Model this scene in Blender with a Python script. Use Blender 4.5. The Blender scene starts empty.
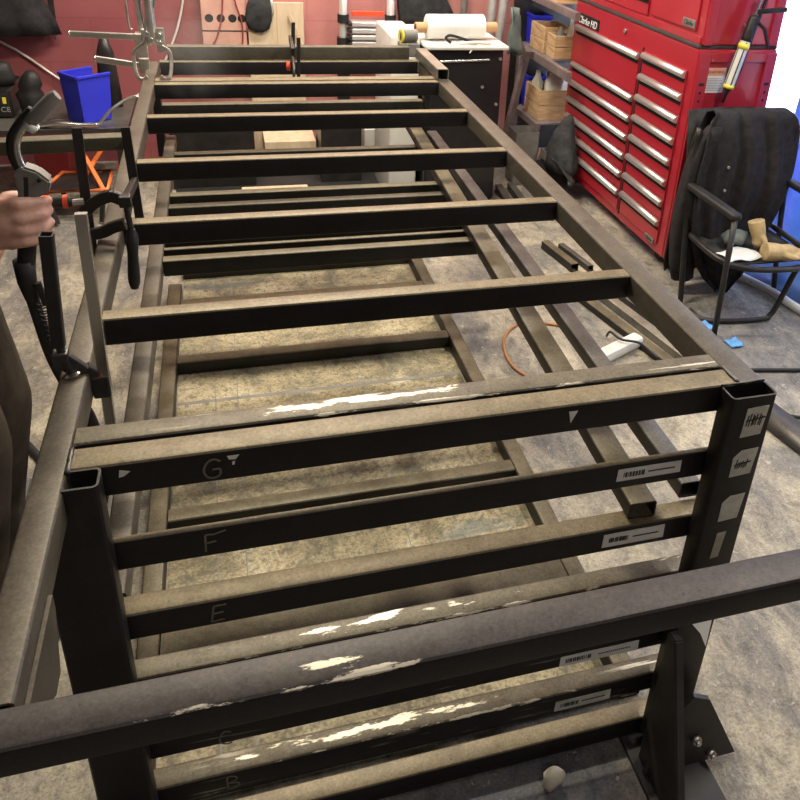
import bpy, bmesh, math, random
from mathutils import Vector, Matrix, noise
random.seed(4)
S = bpy.context.scene
COL = S.collection
V = Vector
FL = -0.90          # floor level; z = 0 is the top face of the welded frame

# ------------------------------------------------------------------ materials
def nodes(name):
    m = bpy.data.materials.new(name); m.use_nodes = True
    nt = m.node_tree; b = nt.nodes['Principled BSDF']
    return m, nt, b
def N(nt, t, **kw):
    n = nt.nodes.new(t)
    for k, v in kw.items():
        if k in n.inputs: n.inputs[k].default_value = v
        else: setattr(n, k, v)
    return n
def coords(nt, scale=(1, 1, 1), kind='Object'):
    tc = N(nt, 'ShaderNodeTexCoord'); mp = N(nt, 'ShaderNodeMapping')
    mp.inputs['Scale'].default_value = scale
    nt.links.new(tc.outputs[kind], mp.inputs['Vector'])
    return mp.outputs['Vector']
def ramp(nt, src, stops):
    r = N(nt, 'ShaderNodeValToRGB'); e = r.color_ramp.elements
    while len(e) < len(stops): e.new(0.5)
    for i, (p, c) in enumerate(stops):
        e[i].position = p; e[i].color = (*c, 1) if len(c) == 3 else c
    nt.links.new(src, r.inputs['Fac']); return r.outputs['Color']
def mixc(nt, fac, a, b, mode='MIX'):
    m = N(nt, 'ShaderNodeMix', data_type='RGBA', blend_type=mode)
    for sock, val in ((m.inputs[0], fac), (m.inputs[6], a), (m.inputs[7], b)):
        if isinstance(val, (int, float)): sock.default_value = val
        elif isinstance(val, tuple): sock.default_value = (*val, 1)
        else: nt.links.new(val, sock)
    return m.outputs[2]
def rnd_coords(nt, scale):
    # object coordinates shifted by a per-object random amount, so no two sections wear alike
    v = coords(nt, scale); oi = N(nt, 'ShaderNodeObjectInfo'); ml = N(nt, 'ShaderNodeMath', operation='MULTIPLY'); nt.links.new(oi.outputs['Random'], ml.inputs[0]); ml.inputs[1].default_value = 37.0
    ad = N(nt, 'ShaderNodeVectorMath', operation='ADD'); nt.links.new(v, ad.inputs[0]); nt.links.new(ml.outputs[0], ad.inputs[1])
    return ad.outputs[0]
def noise_t(nt, vec, scale, detail=6, rough=.6, dist=0):
    n = N(nt, 'ShaderNodeTexNoise'); nt.links.new(vec, n.inputs['Vector'])
    n.inputs['Scale'].default_value = scale; n.inputs['Detail'].default_value = detail
    n.inputs['Roughness'].default_value = rough; n.inputs['Distortion'].default_value = dist
    return n.outputs['Fac']
def bump(nt, b, h, strength=.3, dist=.01):
    bp = N(nt, 'ShaderNodeBump'); bp.inputs['Strength'].default_value = strength
    bp.inputs['Distance'].default_value = dist
    nt.links.new(h, bp.inputs['Height']); nt.links.new(bp.outputs['Normal'], b.inputs['Normal'])
def plain(name, col, rough=.5, metal=0, var=.25, scale=12, spec=.5, bmp=0, sheen=0):
    m, nt, b = nodes(name)
    f = noise_t(nt, coords(nt), scale, 5)
    lo = tuple(c*(1-var) for c in col); hi = tuple(min(1, c*(1+var)) for c in col)
    nt.links.new(ramp(nt, f, [(.35, lo), (.65, hi)]), b.inputs['Base Color'])
    b.inputs['Roughness'].default_value = rough; b.inputs['Metallic'].default_value = metal
    b.inputs['Specular IOR Level'].default_value = spec
    if bmp: bump(nt, b, noise_t(nt, coords(nt), scale*6, 4), bmp, .004)
    return m
def steel(name, base, tan, scratch=.68, rough=.42, metal=.2, along='x', dust_and_light=1.0, patch=.50, spots=()):
    """mill-scale steel section: near-black skin, tan dust and rust on the upward faces with overhead light painted in, bare scratches"""
    m, nt, b = nodes(name)
    v = coords(nt); f = noise_t(nt, v, 5, 8, .65)
    dk = tuple(x*.72 for x in base)
    c0 = ramp(nt, f, [(.35, dk), (.65, base)])
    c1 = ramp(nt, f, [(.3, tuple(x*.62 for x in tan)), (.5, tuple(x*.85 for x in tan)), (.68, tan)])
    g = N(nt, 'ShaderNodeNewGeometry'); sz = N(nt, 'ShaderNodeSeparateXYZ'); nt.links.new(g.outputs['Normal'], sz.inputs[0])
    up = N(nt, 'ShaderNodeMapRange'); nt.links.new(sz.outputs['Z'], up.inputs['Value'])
    up.inputs['From Min'].default_value = .45; up.inputs['From Max'].default_value = .95; up.inputs['To Max'].default_value = dust_and_light
    c = mixc(nt, up.outputs['Result'], c0, c1)  # warm overhead light is painted into the upward faces here
    sp = noise_t(nt, v, 90, 3, .7)
    c = mixc(nt, ramp(nt, sp, [(.6, (0, 0, 0)), (.72, (.5, .5, .5))]), c, dk)
    gr = noise_t(nt, v, 210, 4, .75)
    c = mixc(nt, 1.0, c, ramp(nt, gr, [(.36, (.80, .80, .80)), (.5, (1, 1, 1)), (.62, (1.24, 1.23, 1.2))]), 'MULTIPLY')
    bl = noise_t(nt, coords(nt, (1, 1, 1)), 17, 7, .7, .3)
    c = mixc(nt, 1.0, c, ramp(nt, bl, [(.36, (.78, .76, .74)), (.52, (1, 1, 1)), (.66, (1.16, 1.14, 1.06))]), 'MULTIPLY')
    st = {'x': (1.6, 26, 26), 'y': (26, 1.6, 26), 'z': (26, 26, 1.6)}[along]
    s_ = noise_t(nt, rnd_coords(nt, st), 1.6, 9, .72, .6)
    big = noise_t(nt, v, 1.7, 2, .5)
    sm = ramp(nt, s_, [(scratch, (0, 0, 0)), (scratch+.02, (1, 1, 1))])
    bg = ramp(nt, big, [(patch, (0, 0, 0)), (patch+.07, (1, 1, 1))])
    sm = mixc(nt, 1.0, sm, bg, 'MULTIPLY')
    for (px_, py_, pz_, ax, ay, az) in spots:
        mp2 = N(nt, 'ShaderNodeMapping'); tc2 = N(nt, 'ShaderNodeTexCoord'); nt.links.new(tc2.outputs['Object'], mp2.inputs[0])
        mp2.inputs['Location'].default_value = (-px_/ax, -py_/ay, -pz_/az); mp2.inputs['Scale'].default_value = (1/ax, 1/ay, 1/az)
        vl = N(nt, 'ShaderNodeVectorMath', operation='LENGTH'); nt.links.new(mp2.outputs[0], vl.inputs[0])
        ad = N(nt, 'ShaderNodeMath', operation='MULTIPLY_ADD'); nt.links.new(noise_t(nt, rnd_coords(nt, (.30, 1.3, 1.3)), 34, 8, .72), ad.inputs[0]); ad.inputs[1].default_value = 2.1; sb = N(nt, 'ShaderNodeMath', operation='SUBTRACT'); nt.links.new(vl.outputs['Value'], sb.inputs[0]); sb.inputs[1].default_value = .98
        hf = N(nt, 'ShaderNodeMath', operation='MULTIPLY'); nt.links.new(sb.outputs[0], hf.inputs[0]); hf.inputs[1].default_value = .5; nt.links.new(hf.outputs[0], ad.inputs[2])
        sm = mixc(nt, 1.0, sm, ramp(nt, ad.outputs[0], [(.67, (1, 1, 1)), (.74, (0, 0, 0))]), 'LIGHTEN')
    c = mixc(nt, sm, c, (.70, .64, .52))
    nt.links.new(c, b.inputs['Base Color'])
    mm = N(nt, 'ShaderNodeMath', operation='MULTIPLY_ADD'); nt.links.new(sm, mm.inputs[0])
    mm.inputs[1].default_value = .3; mm.inputs[2].default_value = metal
    nt.links.new(mm.outputs[0], b.inputs['Metallic'])
    r = N(nt, 'ShaderNodeMapRange'); nt.links.new(f, r.inputs['Value'])
    r.inputs['To Min'].default_value = rough-.06; r.inputs['To Max'].default_value = rough+.16
    nt.links.new(r.outputs['Result'], b.inputs['Roughness']); b.inputs['Specular IOR Level'].default_value = .35
    bump(nt, b, noise_t(nt, v, 60, 4), .12, .003)
    return m

M = {}
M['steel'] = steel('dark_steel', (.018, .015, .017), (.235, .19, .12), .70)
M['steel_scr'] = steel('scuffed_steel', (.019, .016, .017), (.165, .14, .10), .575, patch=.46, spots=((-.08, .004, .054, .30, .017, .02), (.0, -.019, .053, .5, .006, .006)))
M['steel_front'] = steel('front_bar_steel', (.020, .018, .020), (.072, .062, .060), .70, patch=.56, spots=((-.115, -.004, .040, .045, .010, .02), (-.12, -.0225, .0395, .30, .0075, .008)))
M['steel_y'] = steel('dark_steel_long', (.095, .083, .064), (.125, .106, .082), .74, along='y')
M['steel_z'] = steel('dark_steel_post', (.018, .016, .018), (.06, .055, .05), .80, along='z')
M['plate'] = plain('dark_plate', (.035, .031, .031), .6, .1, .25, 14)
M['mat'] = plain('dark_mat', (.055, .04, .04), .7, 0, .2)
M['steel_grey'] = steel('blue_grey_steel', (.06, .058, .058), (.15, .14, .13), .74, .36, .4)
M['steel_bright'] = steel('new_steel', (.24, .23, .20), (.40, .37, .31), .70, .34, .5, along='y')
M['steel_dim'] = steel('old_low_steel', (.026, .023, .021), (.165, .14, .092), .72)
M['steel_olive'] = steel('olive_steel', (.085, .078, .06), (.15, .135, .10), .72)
M['chrome'] = plain('chrome', (.66, .65, .63), .26, 1, .08, 8)
M['zinc'] = plain('zinc_plate', (.58, .56, .52), .34, .9, .15, 20)
M['handle'] = plain('brushed_handle', (.66, .65, .63), .38, .75, .06, 10)
M['alu'] = plain('aluminium', (.72, .72, .72), .38, .6, .06, 10)
M['black'] = plain('black_paint', (.018, .017, .018), .38, .0, .3, 10)
M['black_metal'] = plain('black_metal', (.028, .025, .024), .4, .3, .3, 14)
M['rubber'] = plain('black_rubber', (.014, .013, .014), .6, 0, .3, 20)
M['black_cloth'] = plain('black_cloth', (.028, .025, .027), .92, 0, .25, 30, .2, .3)
M['mesh_cloth'] = plain('grey_black_cloth', (.035, .035, .037), .9, 0, .4, 18, .2, .3)
M['brown_cloth'] = plain('brown_cloth', (.055, .042, .03), .92, 0, .35, 9, .2, .35)
M['dark_cloth'] = plain('charcoal_cloth', (.03, .025, .024), .92, 0, .3, 9, .2, .35)
M['orange'] = plain('orange_plastic', (.85, .20, .05), .4, 0, .08, 8)
M['red_grip'] = plain('red_grip', (.72, .09, .035), .4, 0, .1, 8)
M['blue_bin'] = plain('blue_plastic', (.032, .04, .62), .35, 0, .08, 6)
M['blue_paper'] = plain('blue_paper', (.13, .34, .72), .8, 0, .2, 25, .2, .4)
M['white_plastic'] = plain('white_plastic', (.74, .73, .68), .42, 0, .06, 8)
M['cream'] = plain('cream_plastic', (.66, .62, .5), .6, 0, .1, 8)
M['white_paper'] = plain('white_paper', (.80, .80, .78), .8, 0, .04, 12, .2)
M['yellow'] = plain('yellow_label', (.85, .70, .08), .5, 0, .05)
M['card'] = plain('cardboard', (.52, .32, .17), .85, 0, .12, 10, .2)
M['leather'] = plain('tan_leather', (.50, .36, .19), .75, 0, .25, 14, .3, .4)
M['chalk'] = plain('chalk', (.17, .15, .12), .95, 0, .25, 60, .1)
M['ink'] = plain('black_ink', (.03, .03, .035), .7, 0, .1)
M['ink_grey'] = plain('grey_ink', (.35, .35, .36), .7, 0, .1)
M['sticker'] = plain('label_paper', (.66, .66, .64), .6, 0, .08, 25, .3)
M['sticker_d'] = plain('dirty_label_paper', (.56, .56, .50), .6, 0, .3, 16, .3)
M['hole'] = plain('recess_black', (.01, .01, .01), .8, 0, 0)
M['purple_steel'] = plain('painted_angle', (.20, .155, .15), .55, .1, .25, 12)
M['cab_black'] = plain('cabinet_black', (.012, .011, .013), .32, 0, .2, 6)
M['orange_lab'] = plain('orange_label', (.80, .38, .22), .6, 0, .05)
M['copper'] = plain('cable_orange', (.42, .20, .08), .5, 0, .1)
M['cable_w'] = plain('white_cable', (.75, .66, .62), .5, 0, .05)
M['cable_r'] = plain('red_wire', (.30, .05, .05), .5, 0, .1)
M['green_grey'] = plain('grey_green_paint', (.15, .18, .17), .6, 0, .15)
M['pipe_grey'] = plain('grey_pipe', (.36, .34, .33), .5, .1, .15)
M['red_box'] = plain('red_plastic', (.42, .03, .035), .45, 0, .1)
M['smoke_grey'] = plain('grey_plastic', (.19, .18, .165), .5, 0, .2)
M['skin'] = None

m, nt, b = nodes('wood_crate')
v = coords(nt, (1, 1, 6)); w = noise_t(nt, v, 5, 8, .6, 1.2)
nt.links.new(ramp(nt, w, [(.3, (.36, .22, .10)), (.55, (.60, .40, .22)), (.75, (.70, .50, .30))]), b.inputs['Base Color'])
b.inputs['Roughness'].default_value = .8; M['wood'] = m
m, nt, b = nodes('pale_wood')
v = coords(nt, (6, 6, 1)); w = noise_t(nt, v, 4, 6, .6, .8)
nt.links.new(ramp(nt, w, [(.3, (.56, .42, .28)), (.7, (.72, .58, .42))]), b.inputs['Base Color'])
b.inputs['Roughness'].default_value = .75; M['pale_wood'] = m

m, nt, b = nodes('skin')
v = coords(nt); w = noise_t(nt, v, 22, 6, .6)
c = ramp(nt, w, [(.3, (.42, .20, .145)), (.55, (.60, .34, .26)), (.75, (.68, .43, .34))])
g = noise_t(nt, v, 9, 4)
c = mixc(nt, ramp(nt, g, [(.52, (0, 0, 0)), (.7, (.35, .35, .35))]), c, (.16, .09, .07))
nt.links.new(c, b.inputs['Base Color']); b.inputs['Roughness'].default_value = .55
b.inputs['Subsurface Weight'].default_value = .08; b.inputs['Subsurface Radius'].default_value = (.01, .004, .002)
bump(nt, b, noise_t(nt, v, 160, 5), .35, .002); M['skin'] = m

m, nt, b = nodes('red_enamel')
v = coords(nt); w = noise_t(nt, v, 3, 4)
nt.links.new(ramp(nt, w, [(.3, (.37, .016, .030)), (.7, (.43, .022, .038))]), b.inputs['Base Color'])
b.inputs['Roughness'].default_value = .36; b.inputs['Coat Weight'].default_value = .25; M['red'] = m

# concrete floor: pale screed with darker sooty and bluish worn patches and speckle
m, nt, b = nodes('workshop_concrete')
v = coords(nt); a = noise_t(nt, v, 1.5, 10, .62, .7)
c = ramp(nt, a, [(.34, (.10, .10, .12)), (.43, (.22, .205, .18)), (.51, (.36, .32, .25)), (.68, (.50, .45, .35))])
v2 = coords(nt, (1, .38, 1)); a2 = noise_t(nt, v2, 5.5, 12, .72, .4)
c = mixc(nt, ramp(nt, a2, [(.40, (.8, .8, .8)), (.52, (0, 0, 0))]), c, (.17, .16, .155))
gr = noise_t(nt, v, 150, 4, .8)
c = mixc(nt, 1.0, c, ramp(nt, gr, [(.36, (.60, .59, .57)), (.5, (1, 1, 1)), (.64, (1.35, 1.33, 1.28))]), 'MULTIPLY')
md_ = noise_t(nt, coords(nt, (1, .6, 1)), 22, 9, .75, .5)
c = mixc(nt, 1.0, c, ramp(nt, md_, [(.36, (.55, .55, .56)), (.5, (1, 1, 1)), (.66, (1.25, 1.22, 1.15))]), 'MULTIPLY')
sp = noise_t(nt, v, 75, 5, .75)
c = mixc(nt, ramp(nt, sp, [(.56, (0, 0, 0)), (.63, (.7, .7, .7))]), c, (.12, .105, .085))
sp2 = noise_t(nt, v, 38, 5, .75, .5)
c = mixc(nt, ramp(nt, sp2, [(.61, (0, 0, 0)), (.67, (.65, .65, .65))]), c, (.56, .53, .46))
nt.links.new(c, b.inputs['Base Color']); b.inputs['Roughness'].default_value = .7
bump(nt, b, a2, .35, .01); M['floor'] = m

# stained ply sheet in the bottom frame
m, nt, b = nodes('stained_sheet')
v = coords(nt); a = noise_t(nt, v, 4.5, 12, .7, .5)
c = ramp(nt, a, [(.36, (.09, .08, .055)), (.44, (.22, .19, .12)), (.53, (.36, .30, .185)), (.66, (.46, .41, .29))])
gr = noise_t(nt, v, 130, 4, .8)
c = mixc(nt, 1.0, c, ramp(nt, gr, [(.36, (.6, .6, .58)), (.5, (1, 1, 1)), (.64, (1.4, 1.38, 1.3))]), 'MULTIPLY')
sp = noise_t(nt, v, 45, 6, .7)
c = mixc(nt, ramp(nt, sp, [(.52, (0, 0, 0)), (.60, (.75, .75, .75))]), c, (.12, .11, .075))
d = noise_t(nt, coords(nt, (.6, 3, 1)), 2.3, 5, .6)
c = mixc(nt, ramp(nt, d, [(.58, (0, 0, 0)), (.66, (.7, .7, .7))]), c, (.10, .12, .12))
nt.links.new(c, b.inputs['Base Color']); b.inputs['Roughness'].default_value = .75
bump(nt, b, a, .3, .008); M['sheet'] = m

# painted block wall
m, nt, b = nodes('painted_block_wall')
tc = N(nt, 'ShaderNodeTexCoord'); sx = N(nt, 'ShaderNodeSeparateXYZ'); cx = N(nt, 'ShaderNodeCombineXYZ')
nt.links.new(tc.outputs['Object'], sx.inputs[0]); nt.links.new(sx.outputs['X'], cx.inputs['X']); nt.links.new(sx.outputs['Z'], cx.inputs['Y'])
mp = N(nt, 'ShaderNodeMapping'); nt.links.new(cx.outputs[0], mp.inputs[0]); mp.inputs['Location'].default_value = (.1, .135, 0)
br = N(nt, 'ShaderNodeTexBrick'); nt.links.new(mp.outputs[0], br.inputs['Vector'])
br.inputs['Scale'].default_value = 1; br.inputs['Brick Width'].default_value = .45; br.inputs['Row Height'].default_value = .232
br.inputs['Mortar Size'].default_value = .006; br.inputs['Mortar Smooth'].default_value = .5
br.inputs['Color1'].default_value = (.40, .135, .135, 1); br.inputs['Color2'].default_value = (.43, .155, .15, 1); br.inputs['Mortar'].default_value = (.36, .115, .115, 1)
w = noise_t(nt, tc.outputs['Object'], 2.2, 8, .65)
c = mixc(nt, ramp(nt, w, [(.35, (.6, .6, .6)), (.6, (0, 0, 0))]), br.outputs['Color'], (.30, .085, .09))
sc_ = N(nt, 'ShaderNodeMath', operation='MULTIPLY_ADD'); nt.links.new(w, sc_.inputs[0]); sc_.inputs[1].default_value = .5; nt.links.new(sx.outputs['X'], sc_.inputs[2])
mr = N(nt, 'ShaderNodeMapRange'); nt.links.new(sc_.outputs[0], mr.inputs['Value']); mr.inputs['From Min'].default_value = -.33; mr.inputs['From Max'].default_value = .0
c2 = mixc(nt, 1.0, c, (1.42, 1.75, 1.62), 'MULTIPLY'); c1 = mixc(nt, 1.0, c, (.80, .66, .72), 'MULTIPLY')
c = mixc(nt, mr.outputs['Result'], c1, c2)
nt.links.new(c, b.inputs['Base Color']); b.inputs['Roughness'].default_value = .55
bump(nt, b, br.outputs['Fac'], -.4, .006); M['wall'] = m
M['ceiling'] = plain('ceiling_paint', (.22, .21, .20), .9, 0, .08, 3)
M['wall_plain'] = plain('plain_wall_paint', (.14, .115, .11), .9, 0, .1, 3)
M['block'] = plain('pink_block', (.62, .34, .27), .8, 0, .1, 10)

m, nt, b = nodes('blue_tarpaulin')
v = coords(nt); w = noise_t(nt, v, 7, 6, .6, 1)
nt.links.new(ramp(nt, w, [(.3, (.14, .30, .62)), (.6, (.22, .42, .74)), (.75, (.42, .6, .84))]), b.inputs['Base Color'])
b.inputs['Roughness'].default_value = .45; bump(nt, b, w, .5, .02)
tr = N(nt, 'ShaderNodeBsdfTranslucent'); tr.inputs['Color'].default_value = (.16, .36, .75, 1); mx = N(nt, 'ShaderNodeMixShader'); mx.inputs[0].default_value = .45
nt.links.new(b.outputs[0], mx.inputs[1]); nt.links.new(tr.outputs[0], mx.inputs[2]); nt.links.new(mx.outputs[0], nt.nodes['Material Output'].inputs['Surface']); M['tarp'] = m
m, nt, b = nodes('white_sheeting')
b.inputs['Base Color'].default_value = (.86, .87, .88, 1); b.inputs['Roughness'].default_value = .6
b.inputs['Transmission Weight'].default_value = .0; b.inputs['Subsurface Weight'].default_value = .0
tr = N(nt, 'ShaderNodeBsdfTranslucent'); tr.inputs['Color'].default_value = (.9, .92, .95, 1)
mx = N(nt, 'ShaderNodeMixShader'); mx.inputs[0].default_value = .65
nt.links.new(b.outputs[0], mx.inputs[1]); nt.links.new(tr.outputs[0], mx.inputs[2])
nt.links.new(mx.outputs[0], nt.nodes['Material Output'].inputs['Surface']); M['sheeting'] = m

# ------------------------------------------------------------------ helpers
def link(name, bm, mat, parent=None, smooth=False, label=None, auto=None):
    me = bpy.data.meshes.new(name)
    bmesh.ops.recalc_face_normals(bm, faces=bm.faces)
    # put the mesh origin at its own centre
    if bm.verts:
        lo = V([min(v.co[i] for v in bm.verts) for i in range(3)]); hi = V([max(v.co[i] for v in bm.verts) for i in range(3)])
        c = (lo+hi)/2; c.z = lo.z
    else: c = V((0, 0, 0))
    for v in bm.verts: v.co -= c
    bm.to_mesh(me); bm.free()
    mats = mat if isinstance(mat, (list, tuple)) else [mat]
    for mm in mats: me.materials.append(M[mm] if isinstance(mm, str) else mm)
    if smooth:
        for p in me.polygons: p.use_smooth = True
        if auto: me.set_sharp_from_angle(angle=math.radians(auto))
    o = bpy.data.objects.new(name, me); COL.objects.link(o)
    o.location = c
    if parent is not None:
        o.parent = parent; o.location = c - WORLD[parent.name]
    WORLD[o.name] = c.copy()
    if label: o['label'] = label
    return o
WORLD = {}
def thing(name, label, cat, loc, group=None):
    o = bpy.data.objects.new(name, None); COL.objects.link(o); o.location = loc
    o.empty_display_size = .05
    WORLD[o.name] = V(loc); o['label'] = label; o['category'] = cat
    if group: o['group'] = group
    return o
def tag(o, label, cat, group=None):
    o['label'] = label; o['category'] = cat
    if group: o['group'] = group
    return o
def struct(name, bm, mat, **k):
    o = link(name, bm, mat, **k); o['kind'] = 'structure'; return o
def box(bm, lo, hi, bev=0, mi=0, rot=None, seg=2):
    lo, hi = V(lo), V(hi); c = (lo+hi)/2; d = hi-lo
    t = bmesh.new(); bmesh.ops.create_cube(t, size=1)
    for v in t.verts: v.co = V((v.co.x*d.x, v.co.y*d.y, v.co.z*d.z))
    if bev: bmesh.ops.bevel(t, geom=list(t.edges), offset=bev, segments=seg, affect='EDGES', profile=.5)
    Mx = Matrix.Translation(c) @ (rot if rot else Matrix.Identity(4))
    merge(bm, t, Mx, mi)
def merge(bm, t, Mx=None, mi=0):
    off = []
    for v in t.verts: off.append(bm.verts.new(Mx @ v.co if Mx else v.co))
    t.verts.index_update()
    for f in t.faces:
        try:
            nf = bm.faces.new([off[v.index] for v in f.verts]); nf.material_index = mi; nf.smooth = f.smooth
        except ValueError: pass
    t.free()
def frame_from(p0, p1, up=(0, 0, 1)):
    z = (V(p1)-V(p0)).normalized(); u = V(up)
    if abs(z.dot(u)) > .98: u = V((0, 1, 0))
    x = u.cross(z).normalized(); y = z.cross(x).normalized()
    return x, y, z           # x = sideways, y = up-ish
def rrect(w, h, r, n=3):
    pts = []
    for cx, cy, a0 in ((w/2-r, h/2-r, 0), (-w/2+r, h/2-r, 90), (-w/2+r, -h/2+r, 180), (w/2-r, -h/2+r, 270)):
        for k in range(n+1):
            a = math.radians(a0+90*k/n); pts.append((cx+r*math.cos(a), cy+r*math.sin(a)))
    return pts
def tube(bm, p0, p1, w, h, t=.0035, r=.007, up=(0, 0, 1), mi=0):
    """hollow rounded rectangular section from p0 to p1 (centre line), w sideways, h along up"""
    p0, p1 = V(p0), V(p1); x, y, z = frame_from(p0, p1, up)
    L = (p1-p0).length; ns = max(1, int(L/.25))
    O = rrect(w, h, r); I = rrect(w-2*t, h-2*t, max(.001, r-t))
    ro = []; ri = []
    for k in range(ns+1):
        c = p0.lerp(p1, k/ns)
        ro.append([bm.verts.new(c+x*a+y*b) for a, b in O])
    for k in (0, 1):
        c = p0 if k == 0 else p1
        ri.append([bm.verts.new(c+x*a+y*b) for a, b in I])
    n = len(O)
    def q(*v):
        f = bm.faces.new(v); f.material_index = mi
    for k in range(ns):
        for i in range(n): q(ro[k][i], ro[k][(i+1) % n], ro[k+1][(i+1) % n], ro[k+1][i])
    for i in range(n):
        j = (i+1) % n
        q(ri[0][j], ri[0][i], ri[1][i], ri[1][j])
        q(ro[0][j], ro[0][i], ri[0][i], ri[0][j]); q(ro[-1][i], ro[-1][j], ri[1][j], ri[1][i])
def bar(bm, p0, p1, w, h, r=.002, up=(0, 0, 1), mi=0):
    p0, p1 = V(p0), V(p1); x, y, z = frame_from(p0, p1, up); O = rrect(w, h, r, 2)
    A = [bm.verts.new(p0+x*a+y*b) for a, b in O]; B = [bm.verts.new(p1+x*a+y*b) for a, b in O]
    n = len(O)
    for i in range(n): bm.faces.new((A[i], A[(i+1) % n], B[(i+1) % n], B[i])).material_index = mi
    bm.faces.new(A[::-1]).material_index = mi; bm.faces.new(B).material_index = mi
def rod(bm, pts, rad, seg=10, mi=0, closed=False, cap=True):
    """round rod swept through pts; rad may be a list"""
    pts = [V(p) for p in pts]; n = len(pts); rads = rad if isinstance(rad, (list, tuple)) else [rad]*n
    rings = []; prev = None
    for i, p in enumerate(pts):
        if closed: d = pts[(i+1) % n]-pts[i-1]
        else: d = pts[min(i+1, n-1)]-pts[max(i-1, 0)]
        d.normalize()
        if prev is None:
            u = V((0, 0, 1)) if abs(d.z) < .9 else V((0, 1, 0))
            x = u.cross(d).normalized()
        else:
            x = (prev-d*prev.dot(d)).normalized()
        prev = x; y = d.cross(x)
        rings.append([bm.verts.new(p+(x*math.cos(a)+y*math.sin(a))*rads[i]) for a in [2*math.pi*k/seg for k in range(seg)]])
    m = n if closed else n-1
    for i in range(m):
        A, B = rings[i], rings[(i+1) % n]
        for k in range(seg):
            f = bm.faces.new((A[k], A[(k+1) % seg], B[(k+1) % seg], B[k])); f.material_index = mi; f.smooth = True
    if not closed and cap:
        bm.faces.new(rings[0][::-1]).material_index = mi; bm.faces.new(rings[-1]).material_index = mi
def smoothpts(pts, k=6):
    P = [V(p) for p in pts]; out = []
    for i in range(len(P)-1):
        a = P[max(i-1, 0)]; b_, c = P[i], P[i+1]; d = P[min(i+2, len(P)-1)]
        for j in range(k):
            t = j/k
            out.append(.5*((2*b_)+(c-a)*t+(2*a-5*b_+4*c-d)*t*t+(3*b_-a-3*c+d)*t**3))
    out.append(P[-1]); return out
def loft(bm, rings, seg=28, fold=0, nf=9, seed=0, mi=0, cap=True):
    """rings: (cx,cy,cz,rx,ry[,fold]) horizontal closed rings, folded for cloth"""
    R = []
    for j, rg in enumerate(rings):
        cx, cy, cz, rx, ry = rg[:5]; fo = rg[5] if len(rg) > 5 else fold
        ring = []
        for k in range(seg):
            a = 2*math.pi*k/seg
            f = 1+fo*(math.sin(nf*a+seed+.35*j)+.5*math.sin(nf*1.7*a+seed*2.1-.2*j))
            ring.append(bm.verts.new((cx+rx*f*math.cos(a), cy+ry*f*math.sin(a), cz+.0*fo)))
        R.append(ring)
    for A, B in zip(R, R[1:]):
        for k in range(seg):
            f = bm.faces.new((A[k], A[(k+1) % seg], B[(k+1) % seg], B[k])); f.smooth = True; f.material_index = mi
    if cap:
        bm.faces.new(R[0][::-1]).material_index = mi; bm.faces.new(R[-1]).material_index = mi
def sheet(bm, grid, th=.006, mi=0):
    """thick cloth/panel from a grid of points (rows of equal length)"""
    nr, nc = len(grid), len(grid[0])
    P = [[V(p) for p in r] for r in grid]; nor = []
    for i in range(nr):
        row = []
        for j in range(nc):
            a = P[min(i+1, nr-1)][j]-P[max(i-1, 0)][j]; b_ = P[i][min(j+1, nc-1)]-P[i][max(j-1, 0)]
            n_ = a.cross(b_); row.append(n_.normalized() if n_.length > 1e-9 else V((0, 0, 1)))
        nor.append(row)
    A = [[bm.verts.new(P[i][j]+nor[i][j]*th/2) for j in range(nc)] for i in range(nr)]
    B = [[bm.verts.new(P[i][j]-nor[i][j]*th/2) for j in range(nc)] for i in range(nr)]
    def q(*v):
        f = bm.faces.new(v); f.smooth = True; f.material_index = mi
    for i in range(nr-1):
        for j in range(nc-1):
            q(A[i][j], A[i][j+1], A[i+1][j+1], A[i+1][j]); q(B[i][j], B[i+1][j], B[i+1][j+1], B[i][j+1])
    for i in range(nr-1):
        q(A[i][0], A[i+1][0], B[i+1][0], B[i][0]); q(A[i][-1], B[i][-1], B[i+1][-1], A[i+1][-1])
    for j in range(nc-1):
        q(A[0][j], B[0][j], B[0][j+1], A[0][j+1]); q(A[-1][j], A[-1][j+1], B[-1][j+1], B[-1][j])
def prism(bm, pts, off, mi=0):
    """extrude a flat polygon (3D points) by vector off"""
    off = V(off); A = [bm.verts.new(V(p)) for p in pts]; B = [bm.verts.new(V(p)+off) for p in pts]
    n = len(pts)
    bm.faces.new(A).material_index = mi; bm.faces.new(B[::-1]).material_index = mi
    for i in range(n): bm.faces.new((A[i], B[i], B[(i+1) % n], A[(i+1) % n])).material_index = mi
def B(): return bmesh.new()
def one(fn, *a, **k):
    bm = B(); fn(bm, *a, **k); return bm
def text_mesh(body, size, Mx, name, mat, parent, ext=.0006, shear=0, label=None):
    cu = bpy.data.curves.new('t', 'FONT'); cu.body = body; cu.size = size; cu.extrude = ext; cu.shear = shear
    cu.align_x = 'CENTER'; cu.align_y = 'CENTER'
    o = bpy.data.objects.new('t', cu); COL.objects.link(o)
    me = bpy.data.meshes.new_from_object(o.evaluated_get(bpy.context.evaluated_depsgraph_get()))
    bpy.data.objects.remove(o); bm = B(); bm.from_mesh(me); bpy.data.meshes.remove(me)
    for v in bm.verts: v.co = Mx @ v.co
    return link(name, bm, mat, parent, label=label)
def face_mx(p, xdir, ydir):
    x = V(xdir).normalized(); y = V(ydir).normalized(); z = x.cross(y)
    m_ = Matrix((x, y, z)).transposed().to_4x4(); return Matrix.Translation(V(p)) @ m_

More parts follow.
